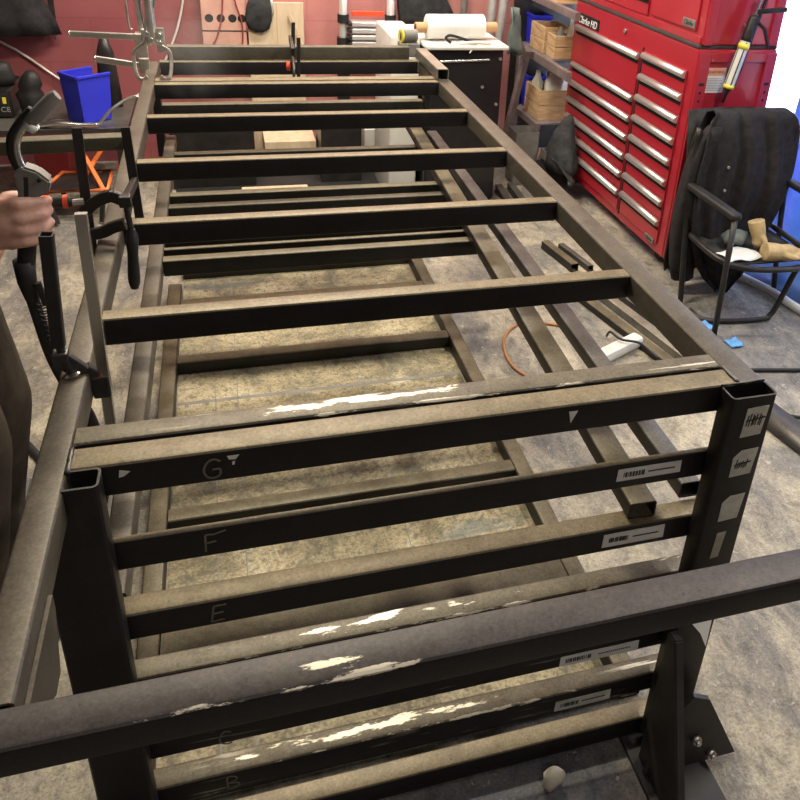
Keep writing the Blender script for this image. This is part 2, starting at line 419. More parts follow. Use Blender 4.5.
# ------------------------------------------------------------------ the room
XL, XR, YB, YF, ZC = -2.0, 3.15, 3.8, -3.0, 1.9
struct('floor', one(box, (XL-.1, YF-.1, FL-.1), (5.2, YB+.1, FL)), 'floor')
struct('ceiling', one(box, (XL-.1, YF-.1, ZC), (XR+.1, YB+.1, ZC+.1)), 'ceiling')
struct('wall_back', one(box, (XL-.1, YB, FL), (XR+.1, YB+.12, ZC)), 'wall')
struct('wall_left', one(box, (XL-.12, YF, FL), (XL, YB, ZC)), 'wall_plain')
struct('wall_front', one(box, (XL-.1, YF-.12, FL), (XR+.1, YF, ZC)), 'wall_plain')
bm = B()     # right wall with the wide loading doorway
DY0, DY1, DZ = .9, 3.55, 1.45
box(bm, (XR, YF, FL), (XR+.15, DY0, ZC)); box(bm, (XR, DY1, FL), (XR+.15, YB, ZC)); box(bm, (XR, DY0, DZ), (XR+.15, DY1, ZC))
struct('wall_right', bm, 'wall_plain')

# white sheeting hung in the doorway, daylight behind it
bm = B(); g = []
for i in range(14):
    z = FL+.01+(DZ-.02-FL)*i/13
    g.append([(XR-.03+.02*math.sin(j*1.3+i*.2), DY0-.04+(DY1+.14-DY0)*j/40, z) for j in range(41)])
sheet(bm, g, .003)
tag(link('plastic_sheet', bm, 'sheeting', smooth=True), 'large white plastic sheet glowing with daylight across the doorway behind the tool chest', 'sheet')

# blue tarpaulin hanging at the right and spilling on the floor behind the chair
bm = B(); g = []
prof = [(2.93, 1.42), (2.92, .9), (2.9, .4), (2.87, -.1), (2.84, -.45), (2.8, -.70), (2.74, -.83), (2.64, -.875), (2.54, -.883)]
for i, (x, z) in enumerate(prof):
    k = i/(len(prof)-1); y0 = 1.35-.0*k; y1 = 2.32-.25*k
    if i >= 5: y0, y1 = 1.35, 2.15
    g.append([(x+.03*math.sin(j*.9+i*.15)*(1 if i < 6 else .3)+(-.1*k if j > 12 else 0), y0+(y1-y0)*j/24, z+(.008*abs(math.sin(j+i)) if i > 5 else 0)) for j in range(25)])
sheet(bm, g, .004)
tarp = thing('tarpaulin', 'blue tarpaulin hanging at the right edge and trailing on the floor behind the folding chair', 'tarpaulin', (2.8, 1.7, FL))
link('tarpaulin_sheet', bm, 'tarp', tarp, smooth=True)
bm = B(); rod(bm, [(2.545+.010*math.cos(a), 1.965+.013*math.sin(a), -.872) for a in [i*math.pi/6 for i in range(12)]], .004, 8, closed=True)
link('eyelet', bm, 'zinc', tarp)
bm = B(); rod(bm, smoothpts([(2.42, 1.90, FL+.022), (2.46, 1.80, FL+.02), (2.49, 1.68, FL+.024), (2.52, 1.5, FL+.02), (2.6, 1.25, FL+.02)]), .019, 10)
tag(link('rolled_rope', bm, 'white_paper', smooth=True), 'grey-white rope of twisted sheeting on the floor along the blue tarpaulin', 'rope')

# ------------------------------------------------------------------ the big welded frame
fr = thing('welded_frame', 'large dark steel frame of welded box section lying across the whole workshop floor', 'steel frame', (.5, 1.1, FL))
HB = .0537
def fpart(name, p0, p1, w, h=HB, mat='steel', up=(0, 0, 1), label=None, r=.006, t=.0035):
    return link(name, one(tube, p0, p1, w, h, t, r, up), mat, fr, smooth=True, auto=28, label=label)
fpart('side_rail', (-.0205, -.327, -HB/2), (-.0205, 2.32, -HB/2), .041, mat='steel_y')
fpart('side_rail', (1.026, .0, -HB/2), (1.026, 2.32, -HB/2), .052, mat='steel_y')
fpart('front_bar', (-.42, -.352, -.020), (1.22, -.352, -.020), .046, h=.040, mat='steel_front', label='scuffed box section bar nearest the viewer')
for (y, w, mt) in ((.023, .046, 'steel'), (.0725, .040, 'steel_scr'), (.404, .036, 'steel'), (.808, .036, 'steel'), (1.199, .036, 'steel'), (1.604, .036, 'steel'),
                   (1.996, .036, 'steel'), (2.052, .046, 'steel'), (2.335, .034, 'steel')):
    fpart('cross_member', (.001, y, -HB/2), (.999, y, -HB/2), w, mat=mt)
# corner posts: open-topped 83 x 40 box section
PB = -.86
posts = []
for x0, x1 in ((-.041, .042), (.968, 1.052)):
    posts.append(fpart('corner_post', ((x0+x1)/2, -.019, PB), ((x0+x1)/2, -.019, -.001), x1-x0, .039, 'steel_z', up=(0, 1, 0), r=.008))
for x in (-.016, 1.021):
    fpart('stub_post', (x, 2.24, -.34), (x, 2.24, -HB-.001), .03, .05, 'steel_z', up=(0, 1, 0), r=.006)
STROKES = {'G': [[(.9, .85), (.6, 1), (.25, .85), (.05, .45), (.2, .1), (.55, 0), (.85, .15), (.85, .45), (.5, .45)]],
 'F': [[(.1, 0), (.15, 1), (.6, .97), (1.25, 1.12)], [(.12, .5), (.7, .55)]], 'E': [[(.9, 1.0), (.2, 1), (.1, .5), (0, 0), (.75, .05)], [(.1, .5), (.7, .55)]],
 'C': [[(.8, .9), (.4, 1), (.1, .6), (.15, .2), (.5, 0), (.8, .08)]], 'B': [[(.1, 0), (.1, 1), (.6, .95), (.65, .7), (.15, .52), (.75, .4), (.7, .08), (.1, 0)]], 'A': [[(0, 0), (.45, 1), (.9, 0)], [(.2, .4), (.75, .4)]]}
def chalk(ch, x, y, z, parent):
    bm = B(); h = .032; w = .026
    for st in STROKES[ch]:
        P = smoothpts([(x+w*a, y-.0006, z-h/2+h*b_) for a, b_ in st], 4) if ch in 'GCB' else [(x+w*a, y-.0006, z-h/2+h*b_) for a, b_ in st]
        for a, b_ in zip(P, P[1:]):
            bar(bm, a, b_, .0032, .0008, .0003, up=(0, 1, 0))
    link('chalk_letter', bm, 'chalk', parent)
# rungs between the near posts, chalk-lettered, and the same ladder at the far end
letters = ['F', 'E', None, 'C', 'B', 'A']
rungs = []
for i in range(6):
    zt = -.139*(i+1)
    if i >= 1: zt = -.283-.139*(i-1)-(.007 if i == 3 else 0)
    d = .012 if i == 0 else .04
    x0, x1 = .0, 1.008
    r_ = fpart('rung', (x0, .005+d/2, zt-HB/2), (x1, .005+d/2, zt-HB/2), d, mat='steel' if i in (0, 1, 5) else 'steel_scr', r=.003 if i == 0 else .006, t=.003)
    rungs.append(r_)
    if letters[i]:
        chalk(letters[i], {0: .155, 1: .155, 3: .145, 4: .150, 5: .16}[i], .0045, zt-(.027 if i != 3 else .036), r_)
chalk('G', .165, -.0006, -.028, fr)
fpart('rung', (.0, 2.24, -.139-.024), (1.0, 2.24, -.139-.024), .04, .048, 'steel_dim')
# cross members at the level of the second rung, carrying the loose sections
for (y, w, h) in ((1.198, .036, .048), (1.262, .018, .040), (1.318, .018, .040), (1.575, .036, .048), (1.675, .036, .048), (2.085, .036, .048)):
    fpart('lower_cross_member', (.036, y, -.283-h/2), (.955, y, -.283-h/2), w, h, 'steel_dim', r=.005)
fpart('lower_side_rail', (.015, .05, -.283-.024), (.015, 2.30, -.283-.024), .040, .048, 'steel_y')
# paint chips / torn label scraps on the top cross member
def scrap(pts, mat='sticker', parent=fr, name='paper_scrap', off=(0, -.0006, 0)):
    return link(name, one(prism, pts, off), mat, parent)
scrap([(.020+.042, -.0003, -.010), (.075, -.0003, -.014), (.066, -.0003, -.021), (.060, -.0003, -.022)])
scrap([(.198, -.0003, -.010), (.214, -.0003, -.010), (.209, -.0003, -.017), (.200, -.0003, -.016)])
scrap([(.204, -.0003, -.021), (.208, -.0003, -.020), (.207, -.0003, -.026), (.204, -.0003, -.026)])
scrap([(.703, -.0003, -.012), (.718, -.0003, -.012), (.708, -.0003, -.034)])
# barcode stickers on the right of each rung
def sticker(parent, x0, x1, z0, z1, y, slope=0, mat='sticker', marks=True, lab=None):
    s = link('sticker', one(prism, [(x0, y, z0), (x1, y, z0+slope), (x1-.001, y, z1+slope), (x0+.001, y, z1)], (0, -.0008, 0)), mat, parent, label=lab)
    if marks:
        bm = B(); n = 14; zc = (z0+z1)/2
        for k in range(n):
            a = x0+.012+(x1-x0)*.32*k/n
            wd = random.choice((.0012, .0022, .003))
            box(bm, (a, y-.0014, zc-.005), (a+wd, y-.0008, zc+.0045+.001*random.random()))
        for k in range(16):
            a = x0+(x1-x0)*(.48+.42*k/16)
            box(bm, (a, y-.0014, zc-.001), (a+.003, y-.0008, zc+.0015))
        link('barcode', bm, 'ink', s)
sticker(rungs[0], .810, .930, -.139-.036, -.139-.011, .0045)
sticker(rungs[1], .805, .925, -.283-.040, -.283-.010, .0045)
sticker(rungs[3], .760, .925, -.568-.049, -.568-.022, .0045)
sticker(rungs[4], .765, .885, -.70-.048, -.70-.020, .0045, mat='sticker_d')
# labels on the right-hand post
yp = -.0389
def plab(x0, x1, z0, z1, notch=False, scrib=None):
    pts = [(x0, yp, z0), (x1-.004, yp, z0+.003), (x1, yp, z1), (x0+(.012 if notch else .002), yp, z1-.002)]
    if notch: pts.append((x0-.001, yp, z1-.016))
    s = link('sticker', one(prism, pts, (0, -.0008, 0)), 'sticker_d', posts[1])
    if scrib:
        bm = B(); xa, za, n, hh = scrib
        for k in range(n):
            xx = xa+k*.0042+random.uniform(-.001, .001)
            bar(bm, (xx, yp-.0011, za-hh/2+random.uniform(-.003, .002)), (xx+.002, yp-.0011, za+hh/2+random.uniform(-.004, .004)), .0024, .0006, .0002, up=(0, 1, 0))
        bar(bm, (xa-.002, yp-.0011, za-.001), (xa+n*.0042+.004, yp-.0011, za+.004), .003, .0006, .0002, up=(0, 1, 0))
        link('pen_scribble', bm, 'ink', s)
plab(.997, 1.039, -.080, -.020, False, (1.003, -.046, 7, .022))
plab(.996, 1.040, -.163, -.106, True, (1.002, -.137, 6, .014))
plab(.997, 1.038, -.262, -.204, True)
plab(1.000, 1.020, -.350, -.288)
link('torn_sticker', one(prism, [(.972, -.045, -.478), (1.030, -.050, -.474), (1.010, -.075, -.535), (1.0, -.065, -.51)], (0, -.001, 0)), 'white_paper', posts[1], label='torn white sticker curling off the post')
# weld beads where the members meet
def bead(p0, p1, r=.004):
    pts = [V(p0).lerp(V(p1), k/7)+V((random.uniform(-1, 1), random.uniform(-1, 1), random.uniform(-1, 1)))*.001 for k in range(8)]
    link('weld_bead', one(rod, pts, [r*random.uniform(.7, 1.2) for _ in pts], 6), 'steel_grey', fr, smooth=True)
bead((.001, -.004, -.001), (.001, .046, -.001)); bead((1.001, .0, .001), (1.001, .046, .001))
bead((.0, .0, -.05), (.0, .0, -.004)); bead((.001, .386, -.05), (.001, .386, -.002)); bead((1.05, .0, .0), (.97, .0, .0), .003)
link('rail_gusset', one(prism, [(.0005, -.175, -.052), (.0005, -.205, -.118), (.0005, -.235, -.118), (.0005, -.325, -.045), (.0005, -.325, -.03), (.0005, -.175, -.03)], (.005, 0, 0)), 'steel_y', fr)
# foot brackets with bolts, sloping brace ribs
for sx, xa in ((1, 1.052), (-1, -.041)):
    bm = B(); x = xa
    prism(bm, [(x-sx*.11, -.082, FL+.012), (x+sx*.10, -.082, FL+.012), (x-sx*.002, -.082, -.69), (x-sx*.04, -.082, -.67), (x-sx*.075, -.082, -.72)], (0, .010, 0))
    link('gusset_plate', bm, 'plate', fr)
    bm = B(); box(bm, (x-.12 if sx > 0 else x-.03, -.21, FL), (x+.03 if sx > 0 else x+.12, .04, FL+.012), .002)
    link('base_plate', bm, 'plate', fr)
    bm = B(); xr = .958 if sx > 0 else .03
    prism(bm, [(xr-.009, -.040, -.52), (xr-.009, -.065, -.52), (xr-.009, -.20, FL+.012), (xr-.009, -.040, FL+.012)], (.020, 0, 0))
    bmesh.ops.bevel(bm, geom=list(bm.edges), offset=.003, segments=2, affect='EDGES')
    link('brace_rib', bm, 'plate', fr) if sx > 0 else bm.free()
    for bx, bz in ((x-sx*.012, -.80), (x+sx*.035, -.862)):
        bm = B(); rod(bm, [(bx, -.083, bz), (bx, -.092, bz)], .011, 6); rod(bm, [(bx, -.092, bz), (bx, -.098, bz)], .006, 10)
        link('bolt', bm, 'zinc', fr)

# ------------------------------------------------------------------ the frame and sheet lying on the floor beneath
lf = thing('floor_frame', 'flat welded box section frame lying on the floor under the big frame', 'steel frame', (.49, 1.1, FL))
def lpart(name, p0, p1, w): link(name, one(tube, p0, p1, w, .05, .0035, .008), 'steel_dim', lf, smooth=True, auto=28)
zc = FL+.0275
lpart('side_rail', (-.015, -.02, zc), (-.015, 2.13, zc), .05); lpart('side_rail', (.995, .09, zc), (.995, 2.3, zc), .05)
for y, w_ in ((.115, .05), (.42, .10), (.82, .05), (1.57, .05), (1.975, .05), (2.28, .05)): lpart('cross_member', (.011, y, zc), (.969, y, zc), w_)
bm = B(); box(bm, (.012, .10, FL), (.968, 2.30, FL+.002))
sh = tag(link('stained_board', bm, 'sheet'), 'yellowish stained board on the floor inside the lowest frame', 'board')
bm = B()
for x in (.13, .20, .62): box(bm, (x, .10, FL+.002), (x+.003, 2.30, FL+.0026))
box(bm, (.012, 1.37, FL+.002), (.968, 1.385, FL+.0026))
link('board_seams', bm, 'smoke_grey', sh)

# loose sections lying on the rungs (z of the resting face = -.283)
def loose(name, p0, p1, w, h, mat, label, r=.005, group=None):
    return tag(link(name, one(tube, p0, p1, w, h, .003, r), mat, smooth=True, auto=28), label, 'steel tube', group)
zr = -.283+.0175+.001
loose('steel_tube', (.8815, .018, zr), (.976, 2.30, zr), .052, .035, 'steel_dim', 'left one of the two long box sections resting on the rungs')
loose('steel_tube', (.993, .047, zr), (1.028, 2.16, zr), .042, .035, 'steel_grey', 'right one of the two long box sections resting on the rungs')
# shelf angles carrying the loose tubes (part of the frame)
# bent tube and others in the middle
z2 = -.46
bm = B(); tube(bm, (.02, 2.19, -.53), (.78, 2.19, -.53), .03, .03, .002, .005); tube(bm, (.775, 2.19, -.53), (1.02, 2.19, -.50), .03, .03, .002, .005)

bm.free()
bm = B(); rod(bm, [(.0, 2.205, -.556+.018), (.40, 2.2, -.556+.012), (.76, 2.2, -.556+.010), (.99, 2.2, -.556+.045)], .010, 8)
bm.free()

# loose tubes clamped on top at the far end
loose('steel_tube', (.03, 2.36, .0265), (.965, 2.36, .0265), .04, .052, 'steel_olive', 'box section clamped across the top of the frame at its far end')
loose('steel_tube', (1.018, 1.99, .0225), (1.018, 2.36, .0225), .044, .044, 'steel_bright', 'short bright box section with open end lying on the far right rail')
# tube sticking out to the left of the frame
loose('steel_tube', (-.75, 1.385, -.021), (-.043, 1.43, -.021), .045, .040, 'steel_olive', 'box section sticking out to the left of the left side rail')
# two uprights supporting that tube are out of view; it is clamped to the rail

# scuffed tubes on the floor to the right
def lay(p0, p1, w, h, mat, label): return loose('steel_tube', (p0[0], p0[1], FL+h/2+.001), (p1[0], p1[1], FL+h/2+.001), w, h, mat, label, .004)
lay((1.59, 1.95), (1.76, 1.20), .045, .03, 'steel_dim', 'left of the three box sections on the floor beside the white extension lead')
lay((1.70, 1.90), (1.84, 1.20), .045, .035, 'steel_bright', 'middle of the three box sections on the floor beside the white extension lead')
lay((1.775, 1.92), (1.915, 1.22), .032, .03, 'steel_grey', 'right of the three box sections on the floor, closest to the tool chest')
lay((1.655, 2.32), (1.70, 2.06), .04, .04, 'steel_dim', 'short offcut of box section standing on the floor by the tool chest foot')
lay((1.73, 2.30), (1.775, 2.05), .03, .03, 'steel_grey', 'thin offcut of box section on the floor next to the short offcut')
for k, (a, b_) in enumerate((((1.60, 3.08), (1.56, 2.74)), ((1.67, 3.08), (1.64, 2.74)), ((1.74, 3.08), (1.72, 2.74)))):
    lay(a, b_, .04, .03+.006*k, 'steel_grey', ('left', 'middle', 'right')[k]+' one of the three dark offcuts lying on the floor near the far right post')
# ramp-like metal strip at the right
bm = B(); rr = Matrix.Rotation(0, 4, 'X')
sheet(bm, [[(1.86+.0, .98, FL+.008), (1.90, 1.0, FL+.03), (1.96, 1.03, FL+.03)], [(1.98, .40, FL+.008), (2.02, .40, FL+.03), (2.08, .43, FL+.03)]], .004)
tag(link('metal_channel', bm, 'steel_grey'), 'grey metal channel on the floor at the right edge of the view', 'metal channel')

# ------------------------------------------------------------------ clamps
def fclamp(name, label, top, bot, w, arm_from, arm_to, scr_top, scr_bot, handle, hmat, bar_mat='black_metal', bw=(.016, .007), pad=True, arm_h=.02, fixed=None, band=None):
    t = thing(name, label, 'clamp', V(bot))
    link('clamp_bar', one(bar, bot, top, bw[0], bw[1], .0015), bar_mat, t)
    bm = B(); A = V(arm_from); Z = V(arm_to); mid = A.lerp(Z, .5)
    bar(bm, A, mid+(Z-A)*.02, .017, arm_h*1.25, .003); bar(bm, mid, Z, .015, arm_h, .003)
    box(bm, A-V((.013, .011, .02)), A+V((.013, .011, .02)), .003)
    box(bm, Z-V((.011, .011, .014)), Z+V((.011, .011, .014)), .003)
    link('sliding_arm', bm, 'steel_grey', t)
    if fixed:
        bm = B(); A, Z = V(fixed[0]), V(fixed[1]); bar(bm, A, Z, .015, arm_h, .003); box(bm, Z-V((.011, .011, .01)), Z+V((.011, .011, .01)), .003)
        link('fixed_jaw', bm, 'black_metal', t)
    s0, s1 = V(scr_top), V(scr_bot); d = (s1-s0)
    pts = []; rads = []
    n = 44
    for k in range(n+1): pts.append(s0+d*k/n); rads.append(.0052+.0012*(k % 2))
    link('screw', one(rod, pts, rads, 10), 'steel_grey', t, smooth=False)
    if pad:
        dn = d.normalized()
        link('screw_pad', one(rod, [s1-dn*.006, s1-dn*.002, s1, s1+dn*.002], [.006, .011, .013, .012], 16), 'chrome', t, smooth=True, auto=40)
    h0, h1 = V(handle[0]), V(handle[1])
    hp = [h0.lerp(h1, k/10) for k in range(11)]
    hr = [.007, .0105, .012, .0115, .0115, .012, .0125, .0125, .012, .010, .006]
    h = link('screw_handle', one(tube, h0, h1, .0185, .0185, .002, .003, (0, 1, 0)), hmat, t)
    if band:
        a, b_ = h0.lerp(h1, band[0]), h0.lerp(h1, band[1])
        link('grip_band', one(rod, [a, b_], .0135, 14), band[2], h)
    return t
# near clamp: tall chromed bar right of the rail, screw pad on the rail
c1 = fclamp('bar_clamp', 'near clamp with tall bright bar, its round screw pad pressed on the left side rail', (.024, .23, .262), (.017, .235, -.15), 0,
       (.014, .236, -.030), (-.034, .228, .028), (-.034, .228, .050), (-.0215, .222, .003), ((-.0345, .228, .052), (-.024, .228, .234), .72), 'rubber', 'chrome', (.0165, .010),
       arm_h=.026)
text_mesh('M', .017, face_mx((.0123, .2275, -.012), (1, 0, 0), (0, 0, 1)), 'red_mark', 'red_grip', c1, .0004)
# second clamp: horizontal screw with red and black handle, jaws round the rail
t = thing('bar_clamp', 'second clamp whose orange and black handle sticks out left beside the fist', 'clamp', (-.056, .70, -.10))
link('clamp_bar', one(bar, (-.058, .735, -.12), (-.050, .735, .232), .019, .008, .0015), 'black_metal', t)
bm = B()
ap = smoothpts([(-.058, .72, .060), (-.035, .715, .083), (-.005, .712, .097), (.018, .71, .088)], 5)
for a, b_ in zip(ap, ap[1:]): bar(bm, a, b_+(b_-a)*.15, .015, .024, .003)
link('upper_jaw', bm, 'black_metal', t)
bm = B()
ap = smoothpts([(-.058, .72, .012), (-.03, .715, .018), (-.005, .712, .030), (.016, .71, .036)], 5)
for a, b_ in zip(ap, ap[1:]): bar(bm, a, b_+(b_-a)*.15, .015, .024, .003)
link('lower_jaw', bm, 'black_metal', t)
link('screw', one(rod, [(-.072+.0015*k, .70, .092+.0001*k) for k in range(14)], [.006+.0012*(k % 2) for k in range(14)], 10), 'zinc', t)
h = link('screw_handle', one(rod, [(-.125+.0053*k, .70, .0945) for k in range(11)], [.008, .0125, .013, .0125, .012, .0125, .013, .013, .013, .012, .007], 12), 'rubber', t, smooth=True, auto=40)
for a, b_ in ((-.124, -.112), (-.088, -.079)):
    link('grip_band', one(rod, [(a, .70, .0945), (b_, .70, .0945)], .0138, 16), 'red_grip', h, smooth=True, auto=40)
# third: black drop handle hanging by the cross member
t = thing('bar_clamp', 'third clamp with black handle hanging down inside the left side rail', 'clamp', (.02, .70, -.11))
link('clamp_bar', one(bar, (.013, 1.0, -.10), (.006, 1.0, .150), .020, .008, .0015), 'black_metal', t)
link('screw', one(rod, [(.0225+.0003*k, .70, .10-.0045*k) for k in range(20)], [.0055+.001*(k % 2) for k in range(20)], 10), 'steel_grey', t)
link('screw_handle', one(rod, [(.0285-.0009*k, .70, .028-.0135*k) for k in range(11)], [.007, .0115, .0125, .0115, .0105, .0108, .0112, .012, .0125, .0115, .008], 12), 'rubber', t, smooth=True, auto=50)
bm = B(); bar(bm, (.012, .995, .02), (.022, .71, .085), .014, .022, .003); box(bm, (.012, .69, .078), (.035, .712, .102), .003)
link('sliding_arm', bm, 'black_metal', t)
# small black clamp on the far bars
t = thing('bar_clamp', 'small black clamp standing upright on the far cross bars', 'clamp', (.49, 2.3, 0))
link('clamp_bar', one(bar, (.492, 2.315, -.02), (.500, 2.315, .150), .014, .007), 'black_metal', t)
link('clamp_bar_upper', one(bar, (.503, 2.20, -.05), (.508, 2.20, .115), .014, .006), 'black_metal', t)
link('screw', one(rod, [(.492, 2.3, .02), (.488, 2.20, .0), (.484, 2.19, -.05)], .006), 'steel_grey', t)
link('screw_handle', one(rod, [(.470, 2.25, -.02), (.470, 2.25, -.006), (.470, 2.25, .015)], [.006, .009, .006]), 'red_grip', t, smooth=True)
bm = B(); bar(bm, (.488, 2.33, .09), (.488, 2.23, .06), .014, .02); link('sliding_arm', bm, 'black_metal', t)

# silver locking C-clamp on the far left corner of the frame
t = thing('locking_clamp', 'silver locking pliers clamped on the far left corner with jaws round the rail', 'clamp', (-.02, 2.06, 0))
for s, nm in ((-1, 'left_jaw'), (1, 'right_jaw')):
    cx = -.002
    P = [(cx+s*.006, 2.06, .165), (cx+s*.016, 2.06, .128), (cx+s*.052, 2.06, .098), (cx+s*.060, 2.06, .075), (cx+s*.058, 2.05, .035), (cx+s*.050, 2.04, .008), (cx+s*.034, 2.04, .003), (cx+s*.022, 2.04, .012)]
    P = smoothpts(P, 4); bm = B()
    for a, b_ in zip(P, P[1:]): bar(bm, a, b_+(b_-a)*.3, .012, .016, .002, up=(0, 1, 0))
    link(nm, bm, 'zinc', t)
bm = B(); rod(bm, [(.002, 2.06, .12), (.003, 2.06, .17), (.006, 2.05, .30), (.007, 2.05, .36)], [.016, .017, .013, .012], 10)
link('handle', bm, 'zinc', t, smooth=True)
bm = B(); rod(bm, smoothpts([(-.012, 2.05, .16), (-.022, 2.05, .24), (-.018, 2.05, .34)]), .005); rod(bm, smoothpts([(.02, 2.05, .24), (.03, 2.05, .30), (.034, 2.05, .36)]), .005)
link('release_lever', bm, 'chrome', t, smooth=True)
for x, z in ((.002, .135), (.030, .150), (.028, .125), (-.008, .155)):
    link('rivet', one(rod, [(x, 2.035, z), (x, 2.06, z)], .008, 12), 'chrome', t)
bm = B(); bar(bm, (.03, 2.07, .09), (.03, 2.07, .17), .026, .02); link('swivel_pad', bm, 'zinc', t)
# long silver bar clamps behind it
for (a, b_, lb) in (((-.272, 2.2, .123), (-.022, 2.2, .113), 'upper of the two long silver bars pointing left from the locking pliers'),
                    ((-.20, 2.2, .036), (-.04, 2.2, .010), 'lower of the two silver bars pointing left from the locking pliers')):
    t = thing('bar_clamp', lb, 'clamp', b_)
    link('clamp_bar', one(bar, a, b_, .014, .022, .003), 'zinc', t)
    link('clamp_head', one(box, V(b_)-V((.02, .012, .03)), V(b_)+V((.014, .012, .03)), .004), 'zinc', t)
    link('end_cap', one(rod, [a, V(a)-V((.006, 0, 0))], .012, 12), 'chrome', t)
bm = B(); bar(bm, (-.045, 2.25, .10), (-.052, 2.25, .42), .016, .014, .003)
t = thing('bar_clamp', 'tall grey upright clamp bar rising behind the locking pliers', 'clamp', (-.045, 2.25, .0))
link('clamp_bar', bm, 'zinc', t)
bm = B(); rod(bm, smoothpts([(-.075, 2.25, .13), (-.085, 2.25, .16), (-.085, 2.25, .40)]), .004); link('frame_wire', bm, 'zinc', t)
link('fixed_jaw', one(box, (-.07, 2.235, .0), (-.03, 2.27, .12), .004), 'zinc', t)

# ------------------------------------------------------------------ tool chest
CX, Y0, Y1 = 2.10, 2.0, 3.27
D = .375
tc_ = thing('tool_cabinet', 'red roller tool cabinet full of drawers with long silver handles, under the red top chest', 'tool cabinet', (CX, (Y0+Y1)/2, FL))
ZB, ZT = -.83, .117
bm = B()
box(bm, (CX, Y0, ZB), (CX+D, Y1, ZT), .006)
# drawer recess edges
link('cabinet_body', bm, 'red', tc_)
bm = B(); box(bm, (CX-.004, Y0+.005, ZT), (CX+D, Y1+.0, ZT+.018), .005); link('dark_sheet', bm, 'mat', tc_)
def drawer(parent, y0, y1, z0, z1, hz=None, bare=False, x=CX):
    d = link('drawer', one(box, (x-.008, y0, z0), (x-.001, y1, z1), .002), 'red', parent)
    # black strip painting the shadow under each handle
    if not bare:
        bm = B(); hz = z1-.004
        # rolled full-width handle: quarter-round channel
        P = [(-.004, .000), (-.013, -.002), (-.021, -.009), (-.024, -.018), (-.022, -.026), (-.014, -.031), (-.006, -.031)]
        A = [bm.verts.new((x-.008+px_+.004, y0+.003, hz+pz)) for px_, pz in P]; Bv = [bm.verts.new((x-.008+px_+.004, y1-.003, hz+pz)) for px_, pz in P]
        n = len(P)
        for i in range(n-1):
            f = bm.faces.new((A[i], A[i+1], Bv[i+1], Bv[i])); f.smooth = True
        bm.faces.new(A); bm.faces.new(Bv[::-1]); bm.faces.new((A[-1], A[0], Bv[0], Bv[-1]))
        link('handle', bm, 'handle', d)
        link('handle_shadow', one(box, (x-.0095, y0+.002, hz-.050), (x-.0078, y1-.002, hz-.028)), 'hole', d)
    return d
hz = [.006-.0977*i for i in range(8)]
for i, z in enumerate(hz): drawer(tc_, Y0+.055, Y0+.440, z-.0977+.016 if i < 7 else ZB+.045, z+.013)
lz = [-.01, -.21, -.31, -.405, -.50, -.595, -.69]
for i, z in enumerate(lz):
    zb = lz[i+1]+.017 if i < 6 else ZB+.045
    drawer(tc_, Y0+.475, Y1-.055, zb, z+.013)
bm = B(); box(bm, (CX-.004, Y0+.452, ZB+.03), (CX-.0005, Y0+.463, .03)); link('centre_gap', bm, 'hole', tc_)
bd = link('badge', one(box, (CX-.006, 2.955, -.004), (CX-.0005, 3.225, .062), .002), 'black', tc_)
R90 = ((0, -1, 0), (0, 0, 1))
text_mesh('Clarke', .052, face_mx((CX-.0068, 3.135, .028), *R90), 'badge_lettering', 'white_paper', bd, .001, .25)
text_mesh('HD', .052, face_mx((CX-.0068, 3.01, .028), *R90), 'badge_lettering', 'white_paper', bd, .001, .2)
bd = link('badge', one(box, (CX-.014, 2.075, -.795), (CX-.008, 2.155, -.770), .002), 'smoke_grey', tc_)
text_mesh('Clarke', .022, face_mx((CX-.0145, 2.115, -.783), *R90), 'badge_lettering', 'black', bd, .0006, .25)
link('lock', one(rod, [(CX-.008, 2.66, .066), (CX, 2.66, .066)], .011, 14), 'zinc', tc_)
# side panel: raised rim, fixing holes, warning label
bm = B()
for a, b_ in (((CX+.004, Y0-.012, ZB), (CX+.055, Y0, ZT-.01)), ((CX+D-.055, Y0-.012, ZB), (CX+D-.004, Y0, ZT-.01)), ((CX+.055, Y0-.012, ZT-.05), (CX+D-.055, Y0, ZT-.01)), ((CX+.055, Y0-.012, ZB), (CX+D-.055, Y0, ZB+.05))):
    box(bm, a, b_, .003)
link('side_rim', bm, 'red', tc_)
for x in (CX+.03, CX+D-.03):
    link('slot', one(box, (x-.012, Y0-.0135, -.03), (x+.012, Y0-.0115, -.018)), 'hole', tc_)
    for z in (-.06, -.095): link('fixing_hole', one(rod, [(x, Y0-.0135, z), (x, Y0-.0115, z)], .006, 10), 'hole', tc_)
wl_ = link('warning_label', one(box, (2.150, Y0-.0012, -.062), (2.245, Y0, .042)), 'white_paper', tc_)
link('label_header', one(box, (2.151, Y0-.0022, .010), (2.244, Y0-.0012, .041)), 'orange_lab', wl_)
text_mesh('WARNING', .017, face_mx((2.198, Y0-.0026, .025), (1, 0, 0), (0, 0, 1)), 'label_lettering', 'ink', wl_, .0004)
bm = B()
for k in range(8):
    box(bm, (2.156, Y0-.0018, -.004-.007*k), (2.238-.012*random.random(), Y0-.0012, -.001-.007*k))
link('label_text', bm, 'ink_grey', wl_)
for cy in (Y0+.12, Y1-.12):
    for cx_ in (CX+.07, CX+D-.07):
        w_ = link('castor', one(rod, [(cx_-.015, cy, FL+.036), (cx_+.015, cy, FL+.036)], .035, 18), 'rubber', tc_)
